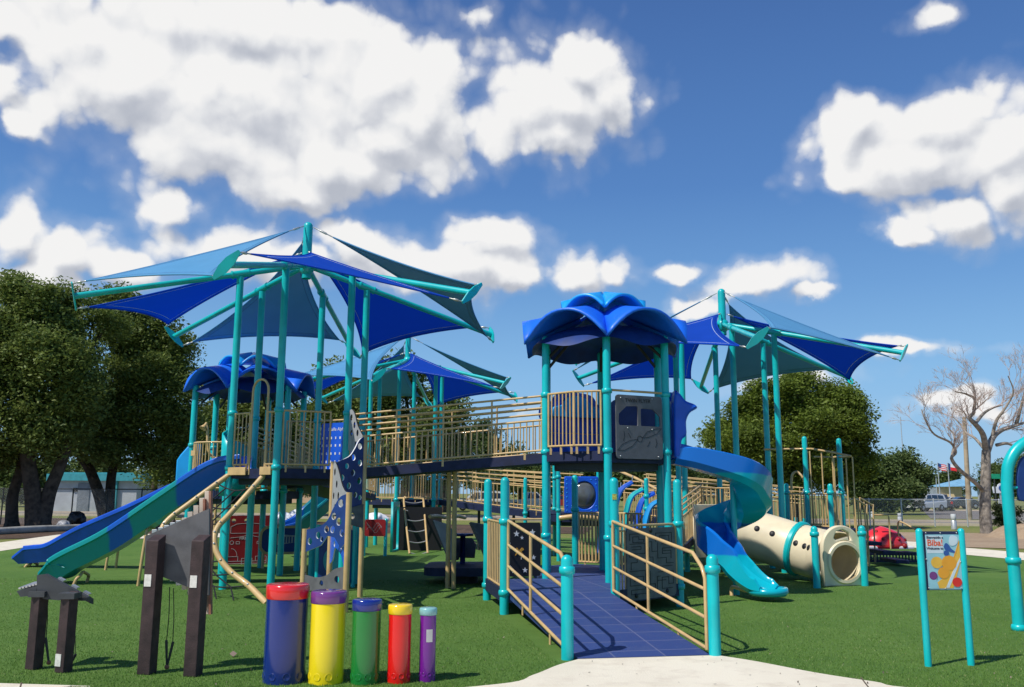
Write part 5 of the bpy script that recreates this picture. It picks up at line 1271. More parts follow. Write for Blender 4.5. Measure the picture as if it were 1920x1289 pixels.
# ladybird boulder
LB = thing('bug_climber', 'shiny red bug-shaped climbing boulder with dark spots on a navy bench', 'climbing boulder', (9.3, 22.9, 0))
c = at(1650, 1001, 22.9); mb = MB()
def bug(u, v):
    th = u*2*PI; ph_ = v*PI*.56
    return V(c.x+.60*math.sin(ph_)*math.cos(th)*(1+.06*math.cos(th)), c.y+.5*math.sin(ph_)*math.sin(th), .38+.42*math.cos(ph_)*(1-.06*math.cos(th*2)))
mb.grid(bug, 32, 14); mb.build('shell', 'bright_red_plastic', LB, solid=.02)
mb = MB(); rng_ = random.Random(4)
for x, z in ((-.42, .58), (-.2, .70), (-.12, .53), (.1, .66), (.28, .52), (.36, .62), (.5, .5), (-.32, .45), (.06, .45)):
    y = -.5*math.sqrt(max(0, 1-(x/.62)**2-((z-.38)/.42)**2)); n_ = V(x/.38, y/.25, (z-.38)/.25).normalized()
    mb.slathe([(0, .03), (.036, .028), (.045, -.01)], (c.x+x*1.02, c.y+y*1.02, z), n_, 12)
mb.build('spot', 'dark_red_panel', LB)
mb = MB(); mb.box((c.x, c.y, .32), (1.3, .9, .07)); mb.build('white_base', 'white_edge', LB, bevel=.02)
for dx in (.12, .42): mb = MB(); mb.ball((c.x+dx, c.y-.42, .36), .07, 10); mb.build('foot', 'dark_red_panel', LB)
mb = MB(); c2 = V(c.x-.1, c.y-.25, 0); mb.box((c2.x, c2.y-.35, .20), (1.25, .5, .08)); mb.beam(c2+V(-.6, -.6, .02), c2+V(.62, -.6, .02), .05, .05)
for k in range(16): mb.box((c2.x-.58+.077*k, c2.y-.6, .12), (.03, .03, .2))
mb.build('bench_step', 'bench_navy', LB)
mb = MB(); mb.tube(bez([V(c2.x+.7, c2.y-.6, 0), V(c2.x+.7, c2.y-.55, .7), V(c2.x+.66, c2.y-.5, .78), V(c2.x+.45, c2.y-.2, .95), V(c2.x+.42, c2.y-.1, .85), V(c2.x+.42, c2.y-.1, .3)], 5), .022, 8)
mb.tube([V(c2.x-.25, c2.y-.3, 1.12), V(c2.x+.1, c2.y-.3, 1.12), V(c2.x+.12, c2.y-.3, 1.05), V(c2.x+.12, c2.y-.3, .3)], .02, 8); mb.build('grab_rail', 'tan_paint', LB)
# ------------------------------------------------------------------ tuned drums
DR_ = [(522, 1286, .178, .81, .118, 'drum_blue', 'cap_red', 'blue', 'red', 'tallest and widest'), (604, 1286, .148, .757, .10, 'drum_yellow', 'cap_purple', 'yellow', 'purple', 'second tallest'), (679.5, 1286, .122, .69, .092, 'drum_green', 'cap_blue', 'green', 'blue', 'middle'),
       (744.5, 1283.5, .099, .645, .08, 'drum_red', 'cap_yellow', 'red', 'yellow', 'slim'), (799, 1280, .071, .612, .062, 'drum_purple', 'cap_aqua', 'purple', 'pale aqua', 'thinnest')]
for (x, y, r, h, ch, m1, m2, c1, c2, w_) in DR_:
    g_ = gp(x, y); c = V(g_.x, g_.y+r, 0)
    t = thing('tuned_drum', f'{w_} {c1} tuned drum with {c2} cap standing on the turf', 'drum', c.to_tuple(), 'tuned drums in a row of falling height')
    mb = MB(); mb.slathe([(r, -.01), (r, h-ch+.01)], c, n=40); mb.build('shell', m1, t)
    mb = MB(); k = r+.007; mb.slathe([(k-.004, h-ch), (k, h-ch+.006), (k, h-.014), (k-.004, h-.004), (k-.014, h), (0, h+.002)], c, n=40); mb.lathe([(k-.004, h-ch), (r-.02, h-ch)], c, n=40); mb.build('cap', m2, t)
    for a in (-150, -110, -70, -30, 30, 90, 150):
        d = V(math.cos(R_(a)), math.sin(R_(a)), 0); mb = MB(); rh = min(.032, r*.24)
        mb.slathe([(0, .0015), (rh*.85, .0015), (rh, .004), (rh*1.1, -.004)], c+d*(r*math.cos(rh/r)+.001)+V(0, 0, .062), d, 16); mb.build('sound_hole', m1, t)
    if c1 == 'purple':
        mb = MB()
        mb.grid(lambda u, v: V(c.x+(r+.0015)*math.cos(R_(-95+44*u)), c.y+(r+.0015)*math.sin(R_(-95+44*u)), .33+.105*v), 6, 1); mb.build('maker_plate', 'aluminium', t)
# ------------------------------------------------------------------ outdoor chimes and xylophone
def square_post(parent, x, y, h, w, rot, plate_z=None, name='post'):
    rt = Matrix.Rotation(rot, 3, 'Z'); mb = MB()
    pts = [(-w/2, -w/2), (w/2, -w/2), (w/2, w/2), (-w/2, w/2)]
    b = [rt @ V(a, b_, 0)+V(x, y, 0) for a, b_ in pts]
    tz = [h-.05, h-.05, h, h]
    tp_ = [p+V(0, 0, z) for p, z in zip(b, tz)]
    mb.add(b+tp_, [(0, 3, 2, 1), (4, 5, 6, 7), (0, 1, 5, 4), (1, 2, 6, 5), (2, 3, 7, 6), (3, 0, 4, 7)])
    o = mb.build(name, 'brown_post', parent, bevel=.006)
    if plate_z:
        mb = MB(); mb.box(rt @ V(-.015, -w/2-.003, plate_z)+V(x, y, 0), (.066, .006, .105), rt); mb.build('maker_plate', 'plate_white', o)
    return o
def mallet(x, y0, top, z_hand, tilt, label, Y_):
    a = Vector(top); t = thing('mallet', label, 'mallet', (a.x, a.y, 0), 'beater mallets hanging on cords')
    h = V(x, y0, z_hand); e = h+Vector(tilt)
    mb = MB(); mb.tube(bez([a, a.lerp(h, .5)+V(.012, -.01, 0), h], 6), .004, 5); mb.build('cord', 'rope', t)
    mb = MB(); mb.tube([h+(h-e)*.1, h, e], [.011, .013, .009], 8); mb.build('handle', 'dark_steel', t)
    mb = MB(); mb.ball(e, .021, 10); mb.build('head', 'brick_edge', t)
pl0, pl1 = gp(270, 1266), gp(357, 1270)
CB = thing('outdoor_chimes', 'tall dark grey outdoor chime board with pale upright bars between two brown posts', 'outdoor chimes', ((pl0.x+pl1.x)/2, pl0.y+.06, 0))
rot = math.atan2(pl1.y-pl0.y, pl1.x-pl0.x)
w_ = .122
square_post(CB, pl0.x, pl0.y+.06, 1.21, w_, rot, .81); square_post(CB, pl1.x, pl1.y+.06, 1.215, w_, rot, .81)
Yp = pl0.y+.155
P_ = lambda x, y, dy=0: at(x, y, Yp+dy)
ol = [P_(272, 1006), P_(392, 954), P_(391, 1117), P_(285, 1074), P_(272, 1064)]
mb = MB(); f_ = [p for p in ol]; bk_ = [p+V(0, .035, 0) for p in ol]; k = len(ol)
mb.add(f_, [tuple(range(k))[::-1]]); mb.add(bk_, [tuple(range(k))])
for i in range(k): j = (i+1) % k; mb.add([f_[i], f_[j], bk_[j], bk_[i]], [(0, 1, 2, 3)])
mb.build('back_board', 'recycled_grey', CB, bevel=.005)
mb = MB(); rb = [P_(392, 920, .05), P_(397, 921, .05), P_(395, 1152, .05), P_(390, 1153, .05)]
for x, yt, yb in ((389, 921, 1152), (379, 934, 1140), (368, 948, 1128), (357, 960, 1116), (346, 971, 1106), (335, 976, 1098), (324, 980, 1090), (313, 985, 1082), (302, 989, 1076), (290, 993, 1070)):
    a, b = P_(x, yt, .10), P_(x, yb, .10); mb = MB(); mb.beam(a, b, .046, .022, up=V(0, 1, 0)); mb.build('chime_bar', 'aluminium' if x < 345 else 'pale_wood', CB, bevel=.003)
for x, yt, yb in ((395, 921, 1152), (384, 936, 1139)):
    a, b = P_(x, yt, .075), P_(x, yb, .075); mb = MB(); mb.beam(a, b, .02, .05, up=V(0, 1, 0)); mb.build('resonator', 'brick_edge', CB)
pa, pb = P_(318, 1101, .02), P_(325, 1103, .02)
za = lambda y: gp(0, y).y
g1 = at(312, 1205, Yp); mallet(g1.x, g1.y, pa, g1.z, V(.018, .0, -.21), 'left mallet of the pair hanging under the tall chime board', Yp)
g1 = at(323.5, 1208, Yp); mallet(g1.x, g1.y, pb, g1.z, V(-.036, .0, -.2), 'right mallet of the pair hanging under the tall chime board', Yp)
xl0, xl1 = gp(57, 1257), gp(113, 1263)
XA = thing('outdoor_xylophone', 'low slanted outdoor xylophone on two short brown posts at the far left', 'outdoor xylophone', ((xl0.x+xl1.x)/2, xl0.y+.05, 0))
rot = math.atan2(xl1.y-xl0.y, xl1.x-xl0.x)
square_post(XA, xl0.x, xl0.y+.055, .70, .105, rot); square_post(XA, xl1.x, xl1.y+.055, .70, .105, rot, .11)
for p in (xl0, xl1): mb = MB(); mb.box((p.x, p.y+.055, .665), (.15, .15, .05)); mb.build('bracket', 'slate_board', XA)
Yg = xl0.y+.02
def gable(dy): return [at(x, y, Yg+dy) for x, y in ((69, 1079), (84, 1077), (164, 1120), (164, 1127), (110, 1126), (72, 1123), (58, 1119), (69, 1112))]
f_, bk_ = gable(0), [p+V(0, .055, 0) for p in gable(0)]; k = len(f_)
mb = MB(); mb.add(f_, [tuple(range(k))[::-1]]); mb.add(bk_, [tuple(range(k))])
for i in range(k): j = (i+1) % k; mb.add([f_[i], f_[j], bk_[j], bk_[i]], [(0, 1, 2, 3)])
mb.build('side_board', 'slate_board', XA, bevel=.005)
A, B = gable(0)[1], gable(0)[2]
mb = MB(); mb.add([A+V(.0, .055, .0), B+V(0, .055, 0), B+V(.0, .13, -.03), A+V(0, .13, -.03), A+V(0, .055, -.06), B+V(0, .055, -.06), B+V(0, .13, -.08), A+V(0, .13, -.08)], [(0, 1, 2, 3), (7, 6, 5, 4), (0, 4, 5, 1), (1, 5, 6, 2), (2, 6, 7, 3), (3, 7, 4, 0)]); mb.build('top_board', 'slate_board', XA)
for t in (.3, .62, .9):
    c = A.lerp(B, t)+V(0, .08, .008); d = (B-A).normalized(); mb = MB(); mb.beam(c-d*.03, c+d*.03, .05, .016, up=V(0, 0, 1)); mb.build('chime_bar', 'aluminium', XA)
C0, C1 = at(31, 1109, Yg), at(69, 1100, Yg)
mb = MB(); mb.add([C0, C1, C1+V(0, .3, .03), C0+V(0, .3, .03), C0+V(.04, 0, -.05), C1+V(0, 0, -.08), C1+V(0, .3, -.05), C0+V(.04, .3, -.03)], [(0, 1, 2, 3), (7, 6, 5, 4), (0, 4, 5, 1), (1, 5, 6, 2), (2, 6, 7, 3), (3, 7, 4, 0)]); mb.build('bar_tray', 'slate_board', XA)
for k in range(6):
    c = C0.lerp(C1, .08+.165*k)+V(0, .02, .02); mb = MB(); mb.beam(c, c+V(.01, .26, .03), .021, .014); mb.build('chime_bar', 'aluminium', XA)
g0 = at(89, 1124, Yg+.1); g1 = at(86, 1200, Yg+.08); mallet(g1.x, g1.y, g0, g1.z, V(.045, .0, -.2), 'mallet on a cord between the two low xylophone posts', 0)
g0 = at(137, 1127, Yg+.08); g1 = at(141, 1229, Yg+.02); mallet(g1.x, g1.y, g0, g1.z, V(-.045, .0, -.1), 'mallet nearly on the turf right of the low xylophone', 0)
# ------------------------------------------------------------------ welcome sign
sa, sb = gp(1743.5, 1251), gp(1824, 1249)
WS = thing('welcome_sign', 'colourful bilingual welcome board held between two slim teal posts', 'sign', ((sa.x+sb.x)/2, sa.y, 0))
for p in (sa, sb): mb = MB(); post(mb, p.x, p.y+.03, 0, 1.285, .033); mb.build('post', 'teal_paint', WS)
u = (sb-sa).normalized(); Lw = (sb-sa).length; o0 = V(sa.x, sa.y+.03, 0); zz0, zz1 = .70, 1.255; nn = u.cross(V(0, 0, 1))
bd = place(plate_mesh([rrect(.02, zz0, Lw-.02, zz1, .008, 2)], .014), 'backing_board', 'sign_navy', WS, o0, u, V(0, 0, 1))
X0, X1, Y0, Y1 = .055, Lw-.032, zz0+.006, zz1-.03
po = place(plate_mesh([rrect(X0, Y0, X1, Y1, .01, 2)], .004), 'poster', 'poster_aqua', WS, o0, u, V(0, 0, 1), .0095)
f = lambda pts: [(X0+(X1-X0)*a, Y0+(Y1-Y0)*b) for a, b in pts]
def art(name, loops, m_, off): return place(plate_mesh([f(l) for l in loops], .0015), name, m_, po, o0, u, V(0, 0, 1), .0118+off)
art('pale_area', [[(.02, .66), (.5, .66), (.52, .98), (.02, .98)]], 'poster_pale', .0001)
art('painted_slide', [[(.02, .02), (.72, .02), (.99, .5), (.99, .88), (.90, .72), (.72, .46), (.42, .2), (.2, .1)]], 'poster_amber', .0012)
art('painted_slide_edge', [[(.50, .03), (.60, .03), (.98, .52), (.98, .58), (.75, .34)]], 'poster_pale', .0024)
art('painted_slide_rim', [[(.99, .90), (.90, .76), (.73, .50), (.44, .24), (.44, .20), (.74, .46), (.91, .72), (.99, .86)]], 'poster_orange', .0024)
art('painted_cloud', [cur([(.68, .86), (.72, .96), (.82, .985), (.93, .95), (.94, .86), (.84, .80), (.72, .80), (.68, .86)])], 'poster_pale', .0024)
art('painted_wave', [cur([(.52, .78), (.58, .84), (.66, .82), (.74, .74), (.82, .70), (.86, .66), (.7, .68), (.56, .72), (.52, .78)])], 'sign_blue', .0014)
art('painted_band', [[(.02, .02), (.30, .02), (.22, .2), (.02, .3)]], 'poster_aqua', .0034)
for i, (a, b, r, m_) in enumerate(((.28, .49, .17, 'poster_amber'), (.64, .48, .22, 'poster_orange'), (.46, .30, .17, 'poster_orange'), (.15, .25, .12, 'cap_purple'), (.84, .13, .14, 'cap_red'), (.58, .66, .08, 'sign_blue'))):
    art('painted_disc', [[(a+r*math.cos(2*PI*k/24), b+r*.62*math.sin(2*PI*k/24)) for k in range(24)]], m_, .0036+.0002*i)
def sgn(txt, a, b, s, m_, bold=0): return place(text_mesh(txt, s, .002, 'CENTER', bold), 'lettering', m_, po, o0+u*(X0+(X1-X0)*a)+V(0, 0, Y0+(Y1-Y0)*b), u, V(0, 0, 1), .0136)
sgn('Bienvenido a', .27, .945, .034, 'poster_ink', .0006); sgn('Biba!', .27, .845, .085, 'poster_red', .0012); sgn('Welcome to', .26, .745, .034, 'poster_ink', .0006)
mb = MB()
for a, b in ((.02, 1.03), (.45, 1.03), (.93, 1.03), (-.02, .55), (.99, .5), (.0, .03), (.95, .03), (.48, .02)): mb.ball(o0+u*(X0+(X1-X0)*a)+V(0, 0, Y0+(Y1-Y0)*b)+nn*.013, .007, 8)
mb.build('bolt', 'aluminium', WS)
# ------------------------------------------------------------------ teal arch at the right edge
ab = gp(1916, 1184)
AR = thing('play_arch', 'thick teal tube arch with a navy panel at the right edge of the photo', 'play arch', (ab.x, ab.y, 0))
y_ = ab.y+.07; X_ = ab.x+.01
mb = MB(); mb.tube([V(X_, y_, 0), V(X_, y_, 1.0)]+bez([V(X_, y_, 1.72), V(X_+.05, y_, 2.0), V(X_+.22, y_, 2.22), V(X_+.55, y_, 2.36), V(X_+1.1, y_, 2.42), V(X_+1.65, y_, 2.36), V(X_+1.98, y_, 2.22), V(X_+2.15, y_, 2.0), V(X_+2.2, y_, 1.72)], 6)+[V(X_+2.2, y_, 0)], .070, 18); tb = mb.build('arch_tube', 'teal_paint', AR)
for x_ in (X_, X_+2.2):
    for z in (.03, .82): mb = MB(); collar(mb, x_, y_, z, .070); mb.build('collar', 'teal_paint', tb)
place(plate_mesh([cur([(.12, 1.55), (.14, 1.9), (.3, 2.12), (1.1, 2.3), (1.9, 2.12), (2.06, 1.9), (2.08, 1.55), (1.6, 1.45), (1.1, 1.42), (.6, 1.45), (.12, 1.55)], 4)[:-1]], .05, .01), 'shade_panel', 'navy_plastic', AR, V(X_, y_, 0), V(1, 0, 0), V(0, 0, 1))
for xa_, xb_, z_ in ((.0, .18, 1.70), (2.02, 2.2, 1.70)): mb = MB(); mb.tube([V(X_+xa_, y_, z_), V(X_+xb_, y_, z_)], .02, 8); mb.build('bracket', 'teal_paint', AR)
mb = MB(); mb.tube([V(X_+1.1, y_, 2.25), V(X_+1.1, y_, 2.40)], .02, 8); mb.build('bracket', 'teal_paint', AR)

# ------------------------------------------------------------------ background: buildings, fences, street furniture
def P2(x, y, Y): return at(x, y, Y)
bx0_, bx1_ = gx(98, 68), gx(256, 68)
LBd = thing('park_building', 'small pale park building with turquoise roof trim behind the left trees', 'building', ((bx0_+bx1_)/2, 71, 0))
mb = MB(); mb.box(((bx0_+bx1_)/2, 71, 1.2), (bx1_-bx0_, 6, 2.4)); mb.build('wall', 'white_wall', LBd)
mb = MB(); mb.box(((bx0_+bx1_)/2, 71, 2.62), (bx1_-bx0_+.7, 6.8, .5)); mb.box(((bx0_+bx1_)/2, 71, 2.93), (bx1_-bx0_+.3, 6.4, .14)); rf = mb.build('roof', 'turquoise_trim', LBd)
for x in (150, 245): mb = MB(); c = gx(x, 69); mb.slathe([(.12, 2.98), (.12, 3.2), (.2, 3.22), (0, 3.35)], (c, 70, 0), n=10); mb.build('vent', 'white_wall', rf)
mb = MB(); mb.box(((gx(146, 68)+gx(168, 68))/2, 67.97, 1.1), (gx(168, 68)-gx(146, 68), .08, 2.2)); mb.build('door', 'grey_door', LBd)
mb = MB(); mb.box(((gx(210, 68)+gx(221, 68))/2, 67.9, 1.2), (gx(221, 68)-gx(210, 68), .3, 2.4)); mb.build('pilaster', 'turquoise_trim', LBd)
mb = MB(); mb.box((gx(141, 68), 67.95, 1.7), (.3, .1, .25)); mb.build('wall_vent', 'black_panel', LBd)
tw = thing('tan_hall', 'long low tan building far behind the left play decks', 'building', (gx(520, 140), 143, 0))
mb = MB(); mb.box((gx(500, 140), 143, 1.15), (gx(690, 140)-gx(310, 140), 6, 2.5)); mb.build('wall', 'tan_wall', tw)
mb = MB(); mb.box((gx(500, 140), 143, 2.46), (gx(690, 140)-gx(310, 140)+.6, 6.6, .12)); mb.build('roof', 'kerb_mat', tw)
h2_ = thing('brown_house', 'low brown house with a bright blue canopy edge seen under the bridge', 'building', (gx(790, 75), 78, 0))
mb = MB(); mb.box((gx(790, 75), 78, 1.3), (3.6, 5, 2.6)); mb.build('wall', 'litter_mat', h2_)
mb = MB(); mb.box((gx(790, 75), 77.8, 2.8), (3.9, 5.6, .3)); mb.build('roof', 'azure_plastic', h2_)
# buff office with blue roof
Yb_ = 118
OB = thing('gate_house', 'buff brick gate house with pale blue sloping roof behind the utility pole', 'building', (gx(1812, Yb_), Yb_+3, 0))
xa, xb, xc = gx(1788, Yb_), gx(1804, Yb_), gx(1836, Yb_)
zt_ = at(1800, 913, Yb_).z
mb = MB(); mb.box(((xa+xb)/2, Yb_+3, zt_/2), (xb-xa, 6, zt_)); mb.box(((xa+xc)/2, Yb_+5.5, zt_/2-.02), (xc-xa, 1, zt_-.05)); mb.build('wall', 'buff_wall', OB)
zr_ = at(1830, 898, Yb_).z
mb = MB(); mb.add([V(xa-.6, Yb_-.6, zt_), V(xc+.4, Yb_-.6, zt_+.1), V(xc-1.0, Yb_+3, zr_), V(xa+2.5, Yb_+3, zr_), V(xc+.4, Yb_+6.5, zt_), V(xa-.6, Yb_+6.5, zt_)], [(0, 1, 2, 3), (1, 4, 2), (4, 5, 3, 2), (5, 0, 3), (0, 5, 4, 1)]); mb.build('roof', 'blue_roof', OB)
mb = MB(); mb.box(((xb+xc)/2, Yb_+4.9, zt_/2), (xc-xb-1.0, .1, zt_-.4)); mb.build('doorway', 'glass', OB)
for x in (xc-.1, (xb+xc)/2): mb = MB(); mb.box((x, Yb_, zt_/2), (.16, .16, zt_)); mb.build('porch_post', 'white_wall', OB)
gz = thing('pavilion', 'tiny pavilion with pale blue pointed roof beyond the parked cars', 'pavilion', (gx(1714, 125), 125, 0))
c = V(gx(1714, 125), 125, 0); mb = MB(); mb.slathe([(1.7, 2.0), (.9, 2.55), (.5, 2.6), (0, 2.95)], c, n=8); mb.build('roof', 'blue_roof', gz)
mb = MB(); mb.slathe([(.75, 0), (.75, 2.0)], c, n=10); mb.build('wall', 'white_wall', gz)
# chain link fences
m_ = bpy.data.materials.new('chain_link'); m_.use_nodes = True; M['chain_link'] = m_
nt = m_.node_tree; N = nt.nodes; L = nt.links; bs = N['Principled BSDF']; bs.inputs['Base Color'].default_value = (.55, .56, .56, 1); bs.inputs['Metallic'].default_value = .4; bs.inputs['Roughness'].default_value = .5
tc = N.new('ShaderNodeTexCoord'); sp = N.new('ShaderNodeSeparateXYZ'); L.new(tc.outputs['Object'], sp.inputs[0]); fac = []
for s in (1, -1):
    a = N.new('ShaderNodeMath'); a.operation = 'MULTIPLY_ADD'; a.inputs[1].default_value = s; L.new(sp.outputs[0], a.inputs[0]); L.new(sp.outputs[2], a.inputs[2])
    b = N.new('ShaderNodeMath'); b.operation = 'PINGPONG'; b.inputs[1].default_value = .035; L.new(a.outputs[0], b.inputs[0])
    c_ = N.new('ShaderNodeMath'); c_.operation = 'LESS_THAN'; c_.inputs[1].default_value = .0028; L.new(b.outputs[0], c_.inputs[0]); fac.append(c_)
mx_ = N.new('ShaderNodeMath'); mx_.operation = 'MAXIMUM'; L.new(fac[0].outputs[0], mx_.inputs[0]); L.new(fac[1].outputs[0], mx_.inputs[1])
tr_ = N.new('ShaderNodeBsdfTransparent'); ms = N.new('ShaderNodeMixShader'); L.new(mx_.outputs[0], ms.inputs[0]); L.new(tr_.outputs[0], ms.inputs[1]); L.new(bs.outputs[0], ms.inputs[2]); L.new(ms.outputs[0], N['Material Output'].inputs['Surface'])
def fence(label, p, q, h, n, steel):
    p, q = Vector(p), Vector(q); t = thing('chain_link_fence', label, 'fence', p.to_tuple()); u = (q-p).normalized()
    mb = MB(); mb.tube([p+V(0, 0, h), q+V(0, 0, h)], .028, 6); mb.build('top_rail', steel, t)
    for i in range(n+1):
        c = p.lerp(q, i/n); mb = MB(); post(mb, c.x, c.y, 0, h+.06, .035, 8); mb.build('fence_post', steel, t)
    mb = MB(); Lf_ = (q-p).length; e = V(0, -.02, 0)
    mb.add([p+e+V(0, 0, .03), q+e+V(0, 0, .03), q+e+V(0, 0, h), p+e+V(0, 0, h)], [(0, 1, 2, 3)]); mb.build('mesh', 'chain_link', t)
fa = at(1500, 937, 47.5); fb = at(1990, 940, 46.2); hF = at(1750, 937, 47).z
fence('long grey chain link fence behind the right playground edge', (gx(1450, 47.5), 47.5, 0), (gx(1996, 46), 46, 0), hF, 9, 'galvanised')
fence('dark chain link fence among the left tree trunks', (gx(-60, 43), 43, 0), (gx(330, 44), 44, 0), at(100, 917, 43).z, 6, 'dark_steel')
# utility pole, street sign, board, markers, flags
up = gp(1818, 978); tp2 = at(1808, 782, up.y)
o = MB().tube([up, tp2], [.17, .12], 10).build('utility_pole', 'wood_pole'); tag(o, 'bare leaning wooden utility pole in front of the gate house', 'utility pole')
t = thing('street_sign', 'green street name sign on a thin dark post right of the bare tree', 'street sign', (gx(1866, 60), 60, 0))
a, b = at(1859.5, 898, 60), at(1875, 889, 60)
mb = MB(); mb.box(((a.x+b.x)/2, 60, (a.z+b.z)/2), (b.x-a.x, .03, b.z-a.z)); mb.build('sign_plate', 'sign_green', t)
mb = MB(); mb.tube([V(gx(1867, 60), 60.04, 0), V(gx(1867, 60), 60.04, a.z)], .05, 8); mb.build('post', 'dark_steel', t)
a, b = at(1862, 925, 92), at(1893, 913, 92); wS = b.x-a.x; hS = b.z-a.z
t = thing('notice_board', 'white arched notice board with a blue emblem behind the street sign', 'sign', (a.x+wS/2, 92, 0))
bd = place(plate_mesh([[(0, 0), (wS, 0), (wS, hS), (wS*.72, hS)]+[(wS*.5+wS*.22*math.cos(x), hS+.35*math.sin(x)) for x in [PI*j/10 for j in range(11)]]+[(wS*.28, hS), (0, hS)]], .1), 'board', 'sign_white', t, V(a.x, 92, a.z), V(1, 0, 0), V(0, 0, 1))
place(plate_mesh([circ(wS*.5, hS*.75, .3, 16)], .04), 'emblem', 'sign_blue', bd, V(a.x, 92, a.z), V(1, 0, 0), V(0, 0, 1), .08)
mb = MB(); mb.box((a.x+wS*.45, 92.1, a.z/2), (.14, .1, a.z)); mb.build('post', 'galvanised', t)
for x, y, Y_, h, lab in ((1684, 973, 56, .5, 'short white marker post on the grass strip, left of the fence gap'), (1634, 963, 66, .42, 'farthest small pale marker post in front of the big shrub'), (1784, 990, 43.5, .72, 'white topped marker post directly left of the utility pole')):
    t = thing('marker_post', lab, 'marker post', (gx(x, Y_), Y_, 0)); c = V(gx(x, Y_), Y_, 0)
    mb = MB(); mb.slathe([(.13, 0), (.13, h*.55), (.1, h*.6)], c, n=10); mb.build('stand_pipe', 'galvanised' if h > .6 else 'white_wall', t)
    mb = MB(); mb.slathe([(.1, h*.6), (.12, h*.62), (.12, h*.98), (.09, h), (0, h)], c, n=10); mb.build('cap', 'white_wall', t)
def flag(x, y0, y1, Y_, kind, lab):
    t = thing('flagpole', lab, 'flagpole', (gx(x, Y_), Y_, 0)); X_ = gx(x, Y_); zt = at(x, y0, Y_).z
    mb = MB(); mb.tube([V(X_, Y_, 0), V(X_, Y_, zt)], [.09, .05], 8); mb.build('pole', 'galvanised', t)
    if not kind: return
    W_, H_ = 1.25, .8
    def cl(u, v): return V(X_+.05+W_*u*.8, Y_+.12*math.sin(5*u), zt-.02-H_*(1-v)-.35*u*u-.08*math.sin(4*u))
    if kind == 'stripes':
        mb = MB()
        for k in range(7): mb.grid(lambda u, v, k=k: cl(u, (k+v)/7), 8, 1, mi=0 if k % 2 == 0 else 1)
        mb.grid(lambda u, v: cl(u*.42, .45+.55*v)+V(0, -.03, 0), 4, 2, mi=2)
    else:
        mb = MB(); mb.grid(lambda u, v: cl(.33+.67*u, .5+.5*v), 6, 2, mi=1); mb.grid(lambda u, v: cl(.33+.67*u, .5*v), 6, 2, mi=0); mb.grid(lambda u, v: cl(.33*u, v), 3, 2, mi=2)
    mb.build('flag', ['cap_red', 'sign_white', 'sign_blue'], t)
flag(1762, 868, 0, 112, 'stripes', 'flagpole with a striped red and white flag with blue corner'); flag(1781, 868, 0, 112, 'bars', 'flagpole with a red, white and blue flag left of the gate house')
flag(1740, 893, 0, 120, None, 'bare thin flagpole standing left of both flags'); flag(1757, 892, 0, 120, None, 'bare thin flagpole just left of the striped flag')
a, b = at(1740, 930, 110), at(1755, 915, 110)
t = thing('score_board', 'plain grey board on legs behind the parked white cars', 'board', (a.x, 110, 0))
mb = MB(); mb.box(((a.x+b.x)/2, 110, (a.z+b.z)/2), (b.x-a.x, .15, b.z-a.z)); mb.build('board', 'galvanised', t)
for x in (a.x+.15, b.x-.15): mb = MB(); mb.tube([V(x, 110.1, 0), V(x, 110.1, a.z)], .06, 6); mb.build('leg', 'galvanised', t)
t = thing('radio_mast', 'very thin radio mast far behind the bare tree', 'mast', (gx(1698, 220), 220, 0)); mb = MB(); zt = at(1697, 782, 220).z; X_ = gx(1698, 220); mb.tube([V(X_, 220, 0), V(X_, 220, zt)], [.16, .10], 6); mb.build('mast', 'galvanised', t)
